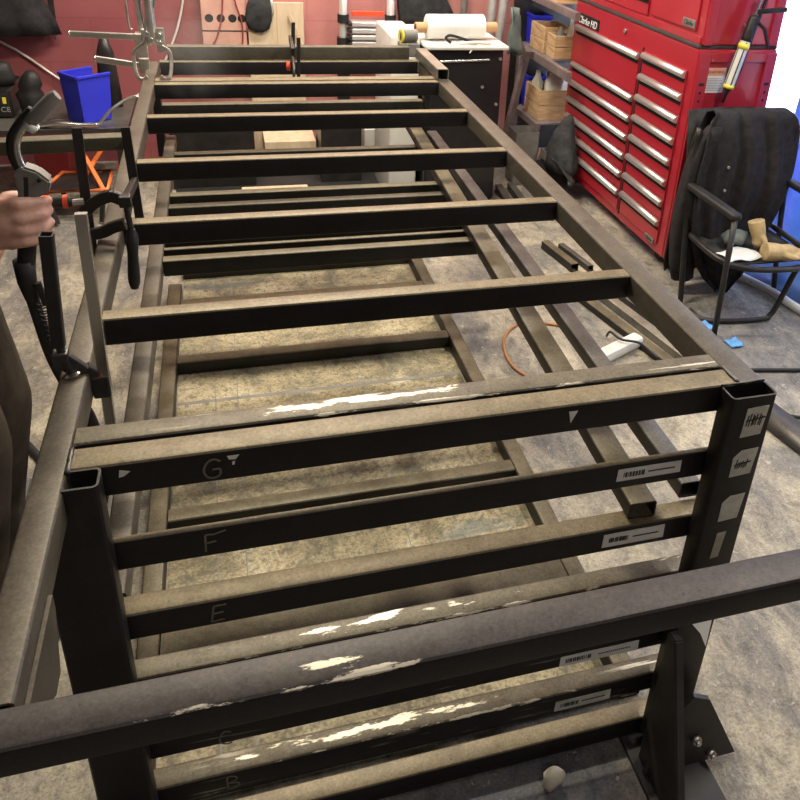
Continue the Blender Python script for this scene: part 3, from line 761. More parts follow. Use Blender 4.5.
# top chest
tt = thing('tool_chest', 'red top chest standing on the rubber mat of the roller tool cabinet', 'tool chest', (CX, (Y0+Y1)/2, ZT+.018))
zb = ZT+.0185
link('chest_body', one(box, (CX+.006, Y0+.0, zb), (CX+D-.01, Y1-.02, zb+.50), .006), 'red', tt)
link('edge_trim', one(box, (CX, Y0+.01, zb), (CX+.006, Y1-.03, zb+.03), .002), 'red', tt)
for i, z in enumerate((.262, .37, .478)):
    drawer(tt, Y0+.475, Y1-.075, z-.092, z+.013, x=CX+.006)
drawer(tt, Y0+.055, Y0+.44, zb+.045, .49, bare=True, x=CX+.006)
bd = link('badge', one(box, (CX-.008, 2.06, .190), (CX-.002, 2.155, .222), .002), 'smoke_grey', tt)
text_mesh('Clarke', .028, face_mx((CX-.0086, 2.108, .206), *R90), 'badge_lettering', 'black', bd, .0006, .25)
for a, b_ in (((CX+.01, Y0-.010, zb), (CX+.05, Y0, zb+.49)), ((CX+D-.06, Y0-.010, zb), (CX+D-.015, Y0, zb+.49))): link('side_rim', one(box, a, b_, .003), 'red', tt)
bm = B(); rod(bm, smoothpts([(CX-.012, 3.20, .150), (CX-.018, 3.19, .185), (CX-.018, 3.15, .19), (CX-.018, 2.8, .178), (CX-.018, 2.55, .168), (CX-.010, 2.5, .155)], 4), .008, 8)
bm.free()
# yellow screwdriver bit on mat edge
bm = B(); rod(bm, [(CX+.01, 2.80, .141), (CX+.0, 2.72, .141)], .009, 8)
bm.free()
# caulking gun hanging on the side of the chest
cg = thing('sealant_gun', 'caulking gun with white and yellow cartridge hanging on the side of the tool chest', 'caulking gun', (2.17, 1.93, -.1))
top = V((2.315, 1.945, .40)); bot = V((2.228, 1.945, -.045)); d = (bot-top)
P = lambda k: top+d*k
link('cartridge', one(rod, [P(.53), P(.96)], .021, 20), 'white_plastic', cg, smooth=True, auto=50)
link('cartridge_stripe', one(rod, [P(.54), P(.93)], [.0226]*2, 5), 'black', cg)
for a, b_ in ((.55, .60), (.93, .965)): link('yellow_band', one(rod, [P(a), P(b_)], .0232, 18), 'yellow', cg)
link('nozzle', one(rod, [P(.965), P(1.0), P(1.10)], [.016, .008, .004], 12), 'rubber', cg)
link('carrier', one(bar, P(.10)+V((.024, 0, 0)), P(.98)+V((.024, 0, 0)), .012, .01), 'black_metal', cg)
link('piston_rod', one(rod, [P(-.15), P(.53)], .007, 8), 'chrome', cg)
link('gun_body', one(rod, [P(.30), P(.33), P(.50), P(.53)], [.014, .020, .020, .022], 12), 'black_metal', cg)
bm = B(); bar(bm, P(.27), P(.27)+V((.13, -.01, .012)), .014, .02, .003); link('handle', bm, 'black_metal', cg)
bm = B(); bar(bm, P(.33), P(.35)+V((.055, -.01, -.03)), .012, .012, .003); bar(bm, P(.35)+V((.055, -.01, -.03)), P(.47)+V((.10, -.01, -.045)), .012, .012, .003)
link('trigger', bm, 'black_metal', cg)
link('hanging_hook', one(rod, [P(.42)+V((0, .0, 0)), P(.42)+V((0, .045, .01))], .006, 8), 'zinc', cg)

# ------------------------------------------------------------------ folding chair with jacket, gloves, papers
ch = thing('folding_chair', 'black folding camping chair with tubular frame beside the red tool cabinet', 'chair', (2.25, 1.6, FL))
XLc, XRc = 2.05, 2.50
for x in (XLc-.015, XRc):
    bm = B(); rod(bm, [(x, 1.455, -.40), (x, 1.44, -.65), (x+.0, 1.425, FL+.006)], .0115, 12); link('front_leg', bm, 'black_metal', ch, smooth=True)
    bm = B(); rod(bm, smoothpts([(x, 1.80, -.15), (x+.005, 1.79, -.40), (x+.005, 1.76, -.60), (x, 1.70, -.85), (x, 1.695, FL+.012)], 4), .0115, 12); link('rear_leg', bm, 'black_metal', ch, smooth=True)
    bm = B(); box(bm, (x-.022, 1.44, -.402), (x+.022, 1.78, -.374), .010, seg=3); link('armrest', bm, 'rubber', ch, smooth=True, auto=40)
bm = B(); rod(bm, smoothpts([(XLc+.012, 1.80, -.60), (XLc+.005, 1.62, -.605), (XLc+.02, 1.53, -.61), (XLc+.08, 1.49, -.625), (XLc+.2, 1.475, -.64), (XRc-.08, 1.475, -.64), (XRc-.02, 1.53, -.61), (XRc-.012, 1.80, -.60)], 5), .013, 12)
link('seat_frame', bm, 'black_metal', ch, smooth=True)
bm = B(); sheet(bm, [[(XLc+.02+(XRc-XLc-.04)*j/10, 1.50+.30*i/6, -.622-.012*math.sin(math.pi*j/10)*math.sin(math.pi*i/6)) for j in range(11)] for i in range(7)], .006)
link('seat', bm, 'mesh_cloth', ch, smooth=True)
bm = B(); rod(bm, smoothpts([(XLc-.01, 1.62, FL+.013), (XLc+.02, 1.53, FL+.013), (2.30, 1.50, FL+.013), (2.345, 1.50, FL+.03), (2.37, 1.50, FL+.08), (2.405, 1.50, -.70), (2.42, 1.495, -.645)], 5), .0115, 12)
link('floor_bar', bm, 'black_metal', ch, smooth=True)
bm = B(); sheet(bm, [[(XLc+(XRc-XLc)*j/8, 1.80+.03*math.sin(math.pi*j/8)+.02*i, -.56+.45*i/6) for j in range(9)] for i in range(7)], .006)
link('backrest', bm, 'mesh_cloth', ch, smooth=True)
# the jacket over the backrest
def jw(u, z, s):       # folds
    return .012*math.sin(u*23+z*3)+.009*math.sin(u*41+1+z*9)+.012*math.sin(z*13+u*5)
bm = B(); g = []
rows = [  # (z, x left, x right, y)
 (-.88, 2.24, 2.30, 1.75), (-.82, 2.17, 2.37, 1.755), (-.74, 2.11, 2.41, 1.755), (-.64, 2.07, 2.44, 1.765), (-.54, 2.05, 2.46, 1.76), (-.44, 2.045, 2.49, 1.755), (-.34, 2.04, 2.51, 1.755), (-.24, 2.05, 2.515, 1.765), (-.17, 2.055, 2.50, 1.775), (-.12, 2.07, 2.48, 1.785), (-.095, 2.10, 2.46, 1.80), (-.088, 2.11, 2.45, 1.84), (-.10, 2.09, 2.46, 1.86), (-.20, 2.06, 2.50, 1.87), (-.40, 2.045, 2.51, 1.88), (-.60, 2.04, 2.50, 1.89), (-.78, 2.045, 2.44, 1.89), (-.84, 2.06, 2.40, 1.895)]
for i, (z, xa, xb, y) in enumerate(rows):
    fr_ = []
    for j in range(37):
        u = j/36; s = 1 if 1 < i < 9 else .5
        fr_.append((xa+(xb-xa)*u, y+jw(u, z, s)*s+(.0 if i > 5 else -.0), z+.012*math.sin(j*.8)*(1 if i in (0, 1, 17) else 0)))
    g.append(fr_)
sheet(bm, g, .007)
jk = thing('jacket', 'black work jacket draped over the back of the folding chair', 'jacket', (2.25, 1.85, -.86))
link('jacket_body', bm, 'black_cloth', jk, smooth=True)
bm = B(); g = []
loft(bm, [(2.095, 1.78, -.14, .030, .03), (2.085, 1.80, -.20, .045, .04), (2.065, 1.81, -.32, .05, .045), (2.055, 1.81, -.50, .052, .05), (2.06, 1.81, -.65, .05, .045), (2.075, 1.80, -.76, .056, .04), (2.09, 1.80, -.83, .05, .035)], 24, .07, 5, 1)
link('sleeve', bm, 'black_cloth', jk, smooth=True)
for x, z in ((2.165, -.30), (2.17, -.40)):
    link('snap_button', one(rod, [(x, 1.742, z), (x, 1.735, z)], .006, 10), 'zinc', jk)
# papers and gloves on the seat
bm = B()
g = [[(2.09+.16*j/6, 1.50+.10*i/4+.02*j/6, -.607+.008*math.sin(j*1.1+i)) for j in range(7)] for i in range(5)]
sheet(bm, g, .004)
tag(link('paper_sheet', bm, 'white_paper', smooth=True), 'crumpled white paper on the seat of the folding chair', 'paper')
bm = B(); loft(bm, [(2.21, 1.66, -.60, .055, .035), (2.21, 1.66, -.575, .06, .04), (2.215, 1.66, -.555, .045, .03), (2.215, 1.66, -.548, .01, .01)], 18, .12, 5, 2)
tag(link('rag', bm, 'green_grey', smooth=True), 'grey-blue rag bundled on the chair seat behind the paper', 'rag')
def glove(name, label, base, dirv, up, n=4, s=1):
    # leather gauntlet: palm and cuff one skin, fingers
    d = V(dirv).normalized(); u = V(up).normalized(); sd = d.cross(u).normalized(); p = V(base)
    bm = B()
    rod(bm, [p-d*.07*s, p-d*.03*s, p, p+d*.03*s, p+d*.05*s], [.036*s, .034*s, .030*s, .033*s, .024*s], 14)
    for k in range(4):
        q = p+d*.035*s+sd*(k-1.5)*.017*s
        rod(bm, [q, q+d*.03*s+u*.004*s, q+d*.055*s-u*.002*s, q+d*.078*s-u*.010*s], [.011*s, .0105*s, .0095*s, .006*s], 8)
    q = p+sd*.025*s
    rod(bm, [q, q+d*.02*s+sd*.018*s, q+d*.045*s+sd*.022*s], [.012*s, .011*s, .007*s], 8)
    o = bpy.data.objects.new('tmp', bpy.data.meshes.new('tmp')); bm.to_mesh(o.data); bm.free(); COL.objects.link(o)
    md = o.modifiers.new('r', 'REMESH'); md.mode = 'VOXEL'; md.voxel_size = .004*s
    md2 = o.modifiers.new('s', 'SMOOTH'); md2.iterations = 2
    me = bpy.data.meshes.new_from_object(o.evaluated_get(bpy.context.evaluated_depsgraph_get())); bpy.data.objects.remove(o)
    bm = B(); bm.from_mesh(me); bpy.data.meshes.remove(me)
    return tag(link(name, bm, 'leather', smooth=True), label, 'glove')
glove('work_glove', 'tan leather glove standing cuff up on the chair seat', (2.285, 1.61, -.555), (.25, -.3, -1), (1, 0, .2), s=.95)
glove('work_glove', 'tan leather glove lying flat at the front edge of the chair seat', (2.335, 1.515, -.588), (.9, -.1, -.06), (0, 0, 1), s=1.1)
# blue paper on the floor
for (x, y, s_, lb) in ((2.035, 1.50, .06, 'crumpled blue paper towel on the floor behind the chair front leg'), (2.085, 1.36, .055, 'crumpled blue paper towel on the floor in front of the chair leg')):
    bm = B(); g = [[(x-s_/2+s_*j/7, y-s_/2+s_*i/7, FL+.006+.016*abs(noise.noise(V((x+j*.9, y+i*.8, 3))))) for j in range(8)] for i in range(8)]
    sheet(bm, g, .003); tag(link('paper_towel', bm, 'blue_paper', smooth=True), lb, 'paper towel')

# ------------------------------------------------------------------ extension lead, cables, floor bits
ex = thing('extension_lead', 'white extension socket block on the floor right of the long tubes', 'extension lead', (1.60, 1.38, FL))
a, b_ = V((1.50, 1.34, FL+.026)), V((1.695, 1.43, FL+.026))
link('socket_block', one(bar, a, b_, .055, .046, .014), 'white_plastic', ex, smooth=True, auto=35)
bm = B()
for k in range(3):
    c = a.lerp(b_, .2+.24*k)+V((0, 0, .023)); box(bm, c-V((.012, .012, .0005)), c+V((.012, .012, .001)), .001)
link('socket_faces', bm, 'cream', ex)
bm = B(); rod(bm, smoothpts([(1.60, 1.50, FL+.01), (1.585, 1.45, FL+.06), (1.60, 1.39, FL+.062), (1.66, 1.36, FL+.058), (1.70, 1.33, FL+.03), (1.74, 1.25, FL+.012)]), .005, 8)
link('mains_cable', bm, 'rubber', ex, smooth=True)
bm = B(); rod(bm, smoothpts([(1.50, 1.15, FL+.006), (1.28, 1.22, FL+.006), (1.17, 1.36, FL+.006), (1.19, 1.55, FL+.006), (1.30, 1.66, FL+.006), (1.44, 1.62, FL+.006), (1.50, 1.56, FL+.006)]), .006, 8)
tag(link('cable_loop', bm, 'copper', smooth=True), 'thin orange-brown cable looping on the floor under the long tubes', 'cable')
bm = B(); rod(bm, smoothpts([(1.46, 2.42, FL+.004), (1.475, 2.36, FL+.05), (1.45, 2.30, FL+.02), (1.47, 2.33, FL+.01), (1.50, 2.40, FL+.03), (1.53, 2.46, FL+.006)]), .006, 6)
tag(link('wire_tangle', bm, 'rubber', smooth=True), 'small black tangle of wire on the floor by the far right side rail', 'wire')
bm = B(); rod(bm, smoothpts([(1.25, 1.28, FL+.008), (1.75, 1.22, FL+.008), (2.05, 1.175, FL+.008), (2.3, 1.13, FL+.008), (2.7, 1.1, FL+.008)]), .008, 8)
tag(link('floor_cable', bm, 'rubber', smooth=True), 'straight dark cable running across the floor to the right edge', 'cable')
bm = B(); rod(bm, smoothpts([(1.72, 1.12, FL+.006), (1.9, .96, FL+.006), (2.02, .90, FL+.006), (2.2, .80, FL+.006)]), .006, 8)
tag(link('floor_cable', bm, 'rubber', smooth=True), 'curved black cable on the floor right of the post with the stickers', 'cable')
bm = B(); rod(bm, smoothpts([(1.98, .74, FL+.006), (1.90, .66, FL+.006), (1.88, .58, FL+.006), (1.95, .52, FL+.006), (2.1, .55, FL+.006)]), .007, 8)
tag(link('hose', bm, 'smoke_grey', smooth=True), 'grey hose loop on the floor at the right edge beside the metal channel', 'hose')
bm = B(); rod(bm, smoothpts([(-.32, .72, FL+.007), (-.24, .62, FL+.007), (-.22, .52, FL+.007), (-.26, .42, FL+.007), (-.20, .34, FL+.007)]), .007, 8); rod(bm, smoothpts([(-.34, .60, FL+.02), (-.25, .66, FL+.018), (-.16, .70, FL+.01)]), .006, 8)
tag(link('floor_cable', bm, 'rubber', smooth=True), 'black cable on the floor left of the near left post', 'cable')
TX, TY = .757, -.045
bm = B()
loft(bm, [(TX, TY, FL+.002, .018, .014), (TX, TY, FL+.02, .021, .016), (TX+.006, TY, FL+.038, .017, .013), (TX+.008, TY, FL+.048, .006, .006)], 12, .15, 3, 2)
tag(link('crumpled_tissue', bm, 'cream', smooth=True), 'crumpled cream tissue on the floor in front of the lowest rung', 'tissue')

# ------------------------------------------------------------------ black cabinet with white top, roll and cables
bc = thing('steel_cabinet', 'black cabinet with a white top behind the far right corner of the frame', 'cabinet', (1.38, 3.15, FL))
link('cabinet_body', one(box, (1.19, 2.9, FL), (1.575, 3.42, -.075), .012, seg=3), 'cab_black', bc, smooth=True, auto=35)
link('white_top', one(box, (1.17, 2.87, -.074), (1.59, 3.44, -.054), .006), 'white_plastic', bc)
link('door_trim', one(bar, (1.225, 2.895, -.135), (1.50, 2.895, -.125), .006, .010), 'chrome', bc)
for x, z in ((1.585-.03, -.12), (1.55, -.35), (1.47, -.26)): link('screw_head', one(rod, [(x, 2.898, z), (x, 2.888, z)], .008, 10), 'zinc', bc)
link('name_plate', one(box, (1.365, 2.893, -.335), (1.40, 2.899, -.325)), 'zinc', bc)
rl = thing('paper_roll', 'large white paper roll on a cardboard core lying on the white cabinet top', 'paper roll', (1.33, 3.0, -.054))
link('roll', one(rod, [(1.20, 3.02, .010), (1.205, 3.02, .010), (1.495, 3.04, .010), (1.50, 3.04, .010)], [.052, .06, .06, .052], 28), 'white_paper', rl, smooth=True, auto=40)
link('core', one(rod, [(1.145, 3.017, .006), (1.57, 3.045, .006)], .026, 20), 'card', rl, smooth=True, auto=40)
link('core_hole', one(rod, [(1.144, 3.017, .006), (1.1435, 3.017, .006)], .018, 16), 'hole', rl)
bm = B(); rod(bm, smoothpts([(1.30, 2.91, -.045), (1.275, 2.915, -.025), (1.30, 2.92, -.012), (1.37, 2.92, -.03), (1.42, 2.91, -.045)]), .007, 8)
tag(link('cable_coil', bm, 'rubber', smooth=True), 'short black cable coil on the white cabinet top in front of the roll', 'cable')
bm = B(); rod(bm, smoothpts([(1.34, 2.90, -.046), (1.42, 2.89, -.040), (1.50, 2.90, -.046)]), .008, 8); rod(bm, [(1.43, 2.90, -.043), (1.385, 2.865, -.085)], .004, 6)
tag(link('cable_ties', bm, 'white_plastic', smooth=True), 'white cable ties hanging over the front edge of the cabinet top', 'cable tie')
bm = B(); box(bm, (1.02, 2.98, FL), (1.165, 3.4, -.03), .01, seg=3)
tag(link('white_box', bm, 'white_plastic', smooth=True, auto=35), 'white box standing left of the black cabinet, behind the frame', 'box')
tp = thing('tape_roll', 'dark round roll with yellow ring on the far right corner of the frame', 'roll', (.98, 2.42, 0))
link('roll_body', one(rod, [(.951, 2.42, .082), (1.012, 2.43, .082)], [.026, .026], 20), 'smoke_grey', tp, smooth=True, auto=40)
link('yellow_ring', one(rod, [(.944, 2.4185, .082), (.951, 2.42, .082)], .027, 20), 'yellow', tp)
link('roll_hole', one(rod, [(.9435, 2.418, .082), (.943, 2.418, .082)], .015, 16), 'hole', tp)
bm = B(); box(bm, (.94, 2.39, .0), (1.02, 2.46, .055), .004); tag(link('grey_packer', bm, 'smoke_grey'), 'small grey packer under the roll with yellow ring', 'packer')

# ------------------------------------------------------------------ rack with crates and blue bins
rk = thing('rack', 'brown angle-iron rack with sloping leg holding wooden crates', 'rack', (2.05, 3.5, FL))
link('dark_backing', one(box, (1.93, 3.788, FL), (2.6, 3.797, .6)), 'black_metal', rk)  # dark panel added to darken the space behind the crates
def rp(nm, a, b_, w=.05, h=.03): link(nm, one(bar, a, b_, w, h, .003, up=(1, 0, 0)), 'purple_steel', rk)
rp('upright', (1.985, 3.775, FL), (1.985, 3.775, -.27), .05); rp('sloping_leg', (1.905, 3.74, FL), (1.93, 3.50, -.20), .055); rp('cross_tie', (1.90, 3.50, -.235), (1.99, 3.52, -.235), .04)
rp('shelf_rail', (1.985, 3.785, -.240), (1.985, 3.00, -.240), .05); rp('shelf_rail', (1.985, 3.785, .075), (1.985, 2.98, .075), .04)
rp('shelf_rail', (1.985, 3.785, -.625), (1.985, 3.36, -.625), .04)
for z, ya in ((-.213, 3.30), (.098, 3.30), (-.603, 3.36)):
    link('shelf_board', one(box, (1.99, ya, z-.012), (2.45, 3.79, z), .002), 'wood' if z > .05 else 'purple_steel', rk)
def crate(label, x0, y0, x1, y1, z0, z1, rz=0):
    t = thing('wooden_crate', label, 'crate', (x0, y0, z0))
    th = .009; zm = (z0+z1)/2
    Rz = Matrix.Translation((x0, y0, 0)) @ Matrix.Rotation(rz, 4, 'Z') @ Matrix.Translation((-x0, -y0, 0))
    def lk(nm, a, b_):
        bm = one(box, a, b_, .0015)
        for v in bm.verts: v.co = Rz @ v.co
        link(nm, bm, 'wood', t)
    for a, b_ in (((x0, y0, z0), (x0+th, y1, zm-.002)), ((x0, y0, zm+.002), (x0+th, y1, z1))): lk('end_board', a, b_)
    for a, b_ in (((x0+th, y0, z0), (x1, y0+th, zm-.002)), ((x0+th, y0, zm+.002), (x1, y0+th, z1)), ((x0+th, y1-th, z0), (x1, y1, z1)), ((x1-th, y0+th, z0), (x1, y1-th, z1))): lk('side_board', a, b_)
    lk('bottom_board', (x0+th, y0+th, z0), (x1-th, y1-th, z0+th))
    return t
crate('open wooden crate on the middle rack shelf, next to the upper blue bin', 2.0, 3.44, 2.16, 3.66, -.212, -.065)
crate('open wooden crate on the middle rack shelf, partly behind the tool cabinet edge', 2.01, 3.30, 2.20, 3.42, -.212, -.085)
crate('large open wooden crate on the lower rack shelf, filled with bottles and bags', 2.0, 3.42, 2.24, 3.66, -.602, -.425)
crate('pale wooden crate on the top rack shelf', 2.0, 3.31, 2.3, 3.7, .099, .22)
# things in the crates
rnd = random.Random(7)
def tin(label, x, y, z, r, h, mat, name='bottle', cat='bottle'):
    bm = B(); rod(bm, [(x, y, z), (x, y, z+h*.7), (x, y, z+h*.85), (x, y, z+h)], [r, r, r*.5, r*.4], 12)
    tag(link(name, bm, mat, smooth=True), label, cat)
tin('white bottle standing in the large lower crate', 2.05, 3.60, -.593, .035, .25, 'cream')
tin('brown bottle in the large lower crate beside the white bottle', 2.12, 3.60, -.593, .03, .23, 'leather')
tin('dark can in the crate partly behind the tool cabinet', 2.07, 3.37, -.203, .03, .16, 'smoke_grey')
tin('pale tube in the crate partly behind the tool cabinet', 2.13, 3.37, -.203, .02, .20, 'cream')
bm = B(); loft(bm, [(2.13, 3.49, -.592, .06, .045), (2.13, 3.49, -.45, .07, .05), (2.14, 3.49, -.38, .075, .055), (2.15, 3.49, -.34, .05, .04), (2.16, 3.49, -.31, .02, .015)], 20, .14, 5, 3)
tag(link('plastic_bag', bm, 'white_plastic', smooth=True), 'crumpled white plastic bag spilling out of the large lower crate', 'plastic bag')
def bin_(label, cx, cy, z, w, d, h, rz):
    t = thing('storage_bin', label, 'bin', (cx, cy, z))
    R = Matrix.Translation((cx, cy, z)) @ Matrix.Rotation(rz, 4, 'Z')
    def q(bm, P, off): prism(bm, [R @ V(p) for p in P], R.to_3x3() @ V(off))
    bm = B(); th = .005; k = .86
    # tapering sides with low scooped front
    lo = [(-w/2*k, -d/2*k, 0), (w/2*k, -d/2*k, 0), (w/2*k, d/2*k, 0), (-w/2*k, d/2*k, 0)]
    hi = [(-w/2, -d/2, h), (w/2, -d/2, h), (w/2, d/2, h), (-w/2, d/2, h)]
    q(bm, [lo[0], lo[1], hi[1], hi[0]], (0, th, 0)); q(bm, [lo[2], lo[3], hi[3], hi[2]], (0, -th, 0))
    q(bm, [lo[3], lo[0], hi[0], hi[3]], (th, 0, 0))
    q(bm, [lo[1], lo[2], (w/2*.94, d/2*.94, h*.62), (w/2*.94, -d/2*.94, h*.62)], (-th, 0, 0))
    q(bm, lo, (0, 0, th))
    link('bin_shell', bm, 'blue_bin', t)
    bm = B()
    for a, b_ in ((hi[0], hi[1]), (hi[3], hi[2]), (hi[3], hi[0])): bar(bm, R @ V(a), R @ V(b_), .012, .014, .003)
    link('rim', bm, 'blue_bin', t)
    return t
bin_('dark blue storage bin on the middle rack shelf at the back', 2.07, 3.725, -.212, .14, .11, .17, 1.5708)
bin_('dark blue storage bin on the lower rack shelf behind the sloping leg', 2.07, 3.725, -.602, .14, .11, .2, 1.5708)
# metal waste bin on floor
t = thing('waste_bin', 'grey square metal bin on the floor below the large crate', 'bin', (1.86, 3.25, FL))
bm = B(); tube(bm, (1.845, 3.22, FL+.005), (1.845, 3.22, -.59), .14, .14, .003, .008, up=(0, 1, 0)); link('bin_wall', bm, 'smoke_grey', t)
link('bin_floor', one(box, (1.78, 3.155, FL), (1.91, 3.285, FL+.006)), 'smoke_grey', t)
# welding helmet hooked in front of the cabinet
hm = thing('welding_helmet', 'dark grey welding hood resting on the black bundle by the lower left drawers', 'helmet', (2.0, 2.92, FL))
bm = B()
loft(bm, [(2.03, 3.02, -.455, .012, .014), (2.02, 3.02, -.49, .035, .04), (2.0, 3.01, -.55, .055, .075), (1.985, 2.99, -.62, .072, .11), (1.98, 2.97, -.69, .08, .135), (1.98, 2.96, -.73, .082, .145)], 30, .035, 4, .8)
link('shell', bm, 'mesh_cloth', hm, smooth=True)
bm = B(); g = [[(1.91+.05*i/5-.05*math.sin(math.pi*j/10)*(i/5), 2.86-.22*i/5*math.sin(math.pi*(j+2)/14)+.22*(j/10-.4)*(1-.45*i/5), -.66-.045*i/5-.015*abs(j-5)/5) for j in range(11)] for i in range(6)]
sheet(bm, g, .006); link('neck_flap', bm, 'mesh_cloth', hm, smooth=True)
link('lens', one(box, (1.897, 3.0, -.705), (1.907, 3.08, -.655), .002), 'chrome', hm)
link('side_knob', one(rod, [(1.925, 3.10, -.70), (1.905, 3.11, -.70)], .018, 14), 'red_grip', hm)
bm = B(); rod(bm, smoothpts([(1.97, 3.15, -.70), (2.02, 3.2, -.74), (2.03, 3.12, -.80), (1.96, 3.06, -.80), (1.93, 3.10, -.74)], 5), .010, 8); link('head_band', bm, 'rubber', hm, smooth=True)
bm = B(); loft(bm, [(1.975, 3.08, FL, .09, .17), (1.975, 3.08, -.86, .095, .17), (1.98, 3.1, -.80, .085, .15), (1.98, 3.08, -.765, .07, .12), (1.98, 3.06, -.735, .05, .08)], 22, .1, 5, 1)
tag(link('cloth_bundle', bm, 'black_cloth', smooth=True), 'black cloth bundle on the floor under the welding helmet', 'cloth')

# ------------------------------------------------------------------ things on and by the back wall
WY = YB-.001
blk = thing('hollow_block', 'pale pink block on the back wall with a row of round holes', 'block', (.27, 3.74, -.30))
link('block_body', one(box, (.135, 3.71, -.30), (.365, WY, .25), .004), 'block', blk)
for k, x in enumerate((.175, .235, .295, .345)): link('round_hole', one(rod, [(x, 3.7095, -.085+.0), (x, 3.72, -.085)], .022, 18), 'hole', blk)
link('joint_line', one(box, (.135, 3.7092, -.155), (.365, 3.7105, -.148)), 'hole', blk)
bdx = thing('plywood_board', 'pale plywood board leaning on the back wall behind the frame', 'board', (.52, 3.72, FL))
link('board_panel', one(box, (.375, 3.715, FL), (.675, 3.735, .002), .002), 'pale_wood', bdx)
link('board_joint', one(box, (.528, 3.713, -.28), (.531, 3.7155, .0)), 'card', bdx)
bm = B(); rod(bm, [(.500, 3.705, .10), (.505, 3.705, -.06)], .009, 10)
tag(link('wooden_dowel', bm, 'white_paper', smooth=True), 'thin white stick in front of the top of the plywood board', 'stick')
bm = B(); loft(bm, [(.435, 3.70, -.155, .02, .006), (.43, 3.698, -.135, .055, .010), (.43, 3.695, -.09, .068, .012), (.435, 3.695, -.03, .066, .013), (.44, 3.70, .05, .05, .012)], 20, .03, 4, 1)
tag(link('dark_pouch', bm, 'mesh_cloth', smooth=True), 'dark rounded pouch hanging in front of the plywood board', 'pouch')
bm = B(); bar(bm, (.595, 3.70, -.06), (.665, 3.68, -.24), .012, .02, .003)
tag(link('wood_strip', bm, 'pale_wood'), 'short pale wooden strip leaning behind the small black clamp', 'strip')
for k, (pts, lb) in enumerate(((((.24, 3.70, .35), (.25, 3.70, .0), (.20, 3.70, -.2), (.12, 3.69, -.27)), 'left one of the two dark red wires hanging in front of the pink block'), (((.33, 3.70, .35), (.31, 3.70, .05), (.345, 3.70, -.12), (.33, 3.70, -.3)), 'right one of the two dark red wires hanging in front of the pink block'))):
    tag(link('wire', one(rod, smoothpts(pts), .004, 6), 'cable_r', smooth=True), lb, 'wire')
bm = B(); rod(bm, smoothpts([(-1.05, 3.785, -.12), (-.80, 3.785, -.27), (-.62, 3.785, -.42), (-.47, 3.785, -.53), (-.30, 3.785, -.545), (-.15, 3.785, -.45), (-.02, 3.785, -.22), (.05, 3.785, .0), (.09, 3.785, .25)]), .0065, 8)
tag(link('white_cable', bm, 'cable_w', smooth=True), 'white cable sagging across the dark red back wall', 'cable')
for k, x in enumerate((-.05, .02)):
    pass
# telescopic ladder
ld = thing('telescopic_ladder', 'silver telescopic ladder with red strap against the back wall', 'ladder', (1.02, 3.64, FL))
for x in (.885, 1.15):
    link('stile', one(rod, [(x, 3.66, FL), (x, 3.66, .5)], .022, 16), 'alu', ld, smooth=True)
    link('stile_collar', one(rod, [(x, 3.66, -.09), (x, 3.66, -.045)], .032, 16), 'rubber', ld, smooth=True, auto=40)
    link('lower_stile', one(rod, [(x, 3.66, FL+.0095), (x, 3.66, -.17)], .036, 16), 'rubber', ld, smooth=True, auto=40)
link('strap', one(box, (.93, 3.635, -.052), (1.11, 3.65, -.024), .003), 'red_grip', ld)
for k in range(7):
    z = -.105-.036*k
    link('rung', one(box, (.925, 3.60, z), (1.13, 3.68, z+.029), .006), 'alu', ld)
    link('rung_cap', one(box, (.905, 3.598, z+.004), (.925, 3.68, z+.024), .004), 'rubber', ld)
bm = B(); sheet(bm, [[(1.06+.18*j/8, 3.52+.02*math.sin(j*1.2+i), -.30+.20*i/6-(.05 if j < 2 and i > 4 else 0)) for j in range(9)] for i in range(7)], .01)
tag(link('white_bag', bm, 'white_plastic', smooth=True), 'white sheet bag standing in front of the telescopic ladder', 'bag')
# coats on the back wall
def coat(label, cx, z1, w, h, mat='mesh_cloth'):
    bm = B(); R_ = []
    for i in range(9):
        k = i/8; R_.append((cx+.02*math.sin(i), 3.73, z1-h*k, w*(.35+.65*k**.7), .045+.02*k, .05+.05*k))
    loft(bm, R_[::-1], 36, 0, 7, 1.3)
    t = thing('work_coat', label, 'coat', (cx, 3.73, z1-h)); link('coat_body', bm, mat, t, smooth=True)
    link('coat_hook', one(rod, [(cx, 3.73, z1-.01), (cx, 3.79, z1+.02)], .008, 8), 'zinc', t)
    return t
coat('grey-black coat hanging on the back wall above the paper roll', 1.36, .30, .17, .42)
ct = coat('black coat hanging on the back wall at the top left corner', -.80, .42, .20, .60, 'black_cloth')
sb = thing('tool_strap', 'dark strap with a metal clip hanging on the back wall beside the black coat', 'strap', (-.59, 3.74, -.24))
link('webbing', one(bar, (-.585, 3.77, .35), (-.597, 3.77, -.175), .028, .006), 'dark_cloth', sb)
bm = B(); rod(bm, smoothpts([(-.61, 3.77, -.165), (-.60, 3.77, -.19), (-.597, 3.77, -.215), (-.594, 3.77, -.19), (-.582, 3.77, -.165)], 3), .004, 6); link('clip', bm, 'chrome', sb, smooth=True)
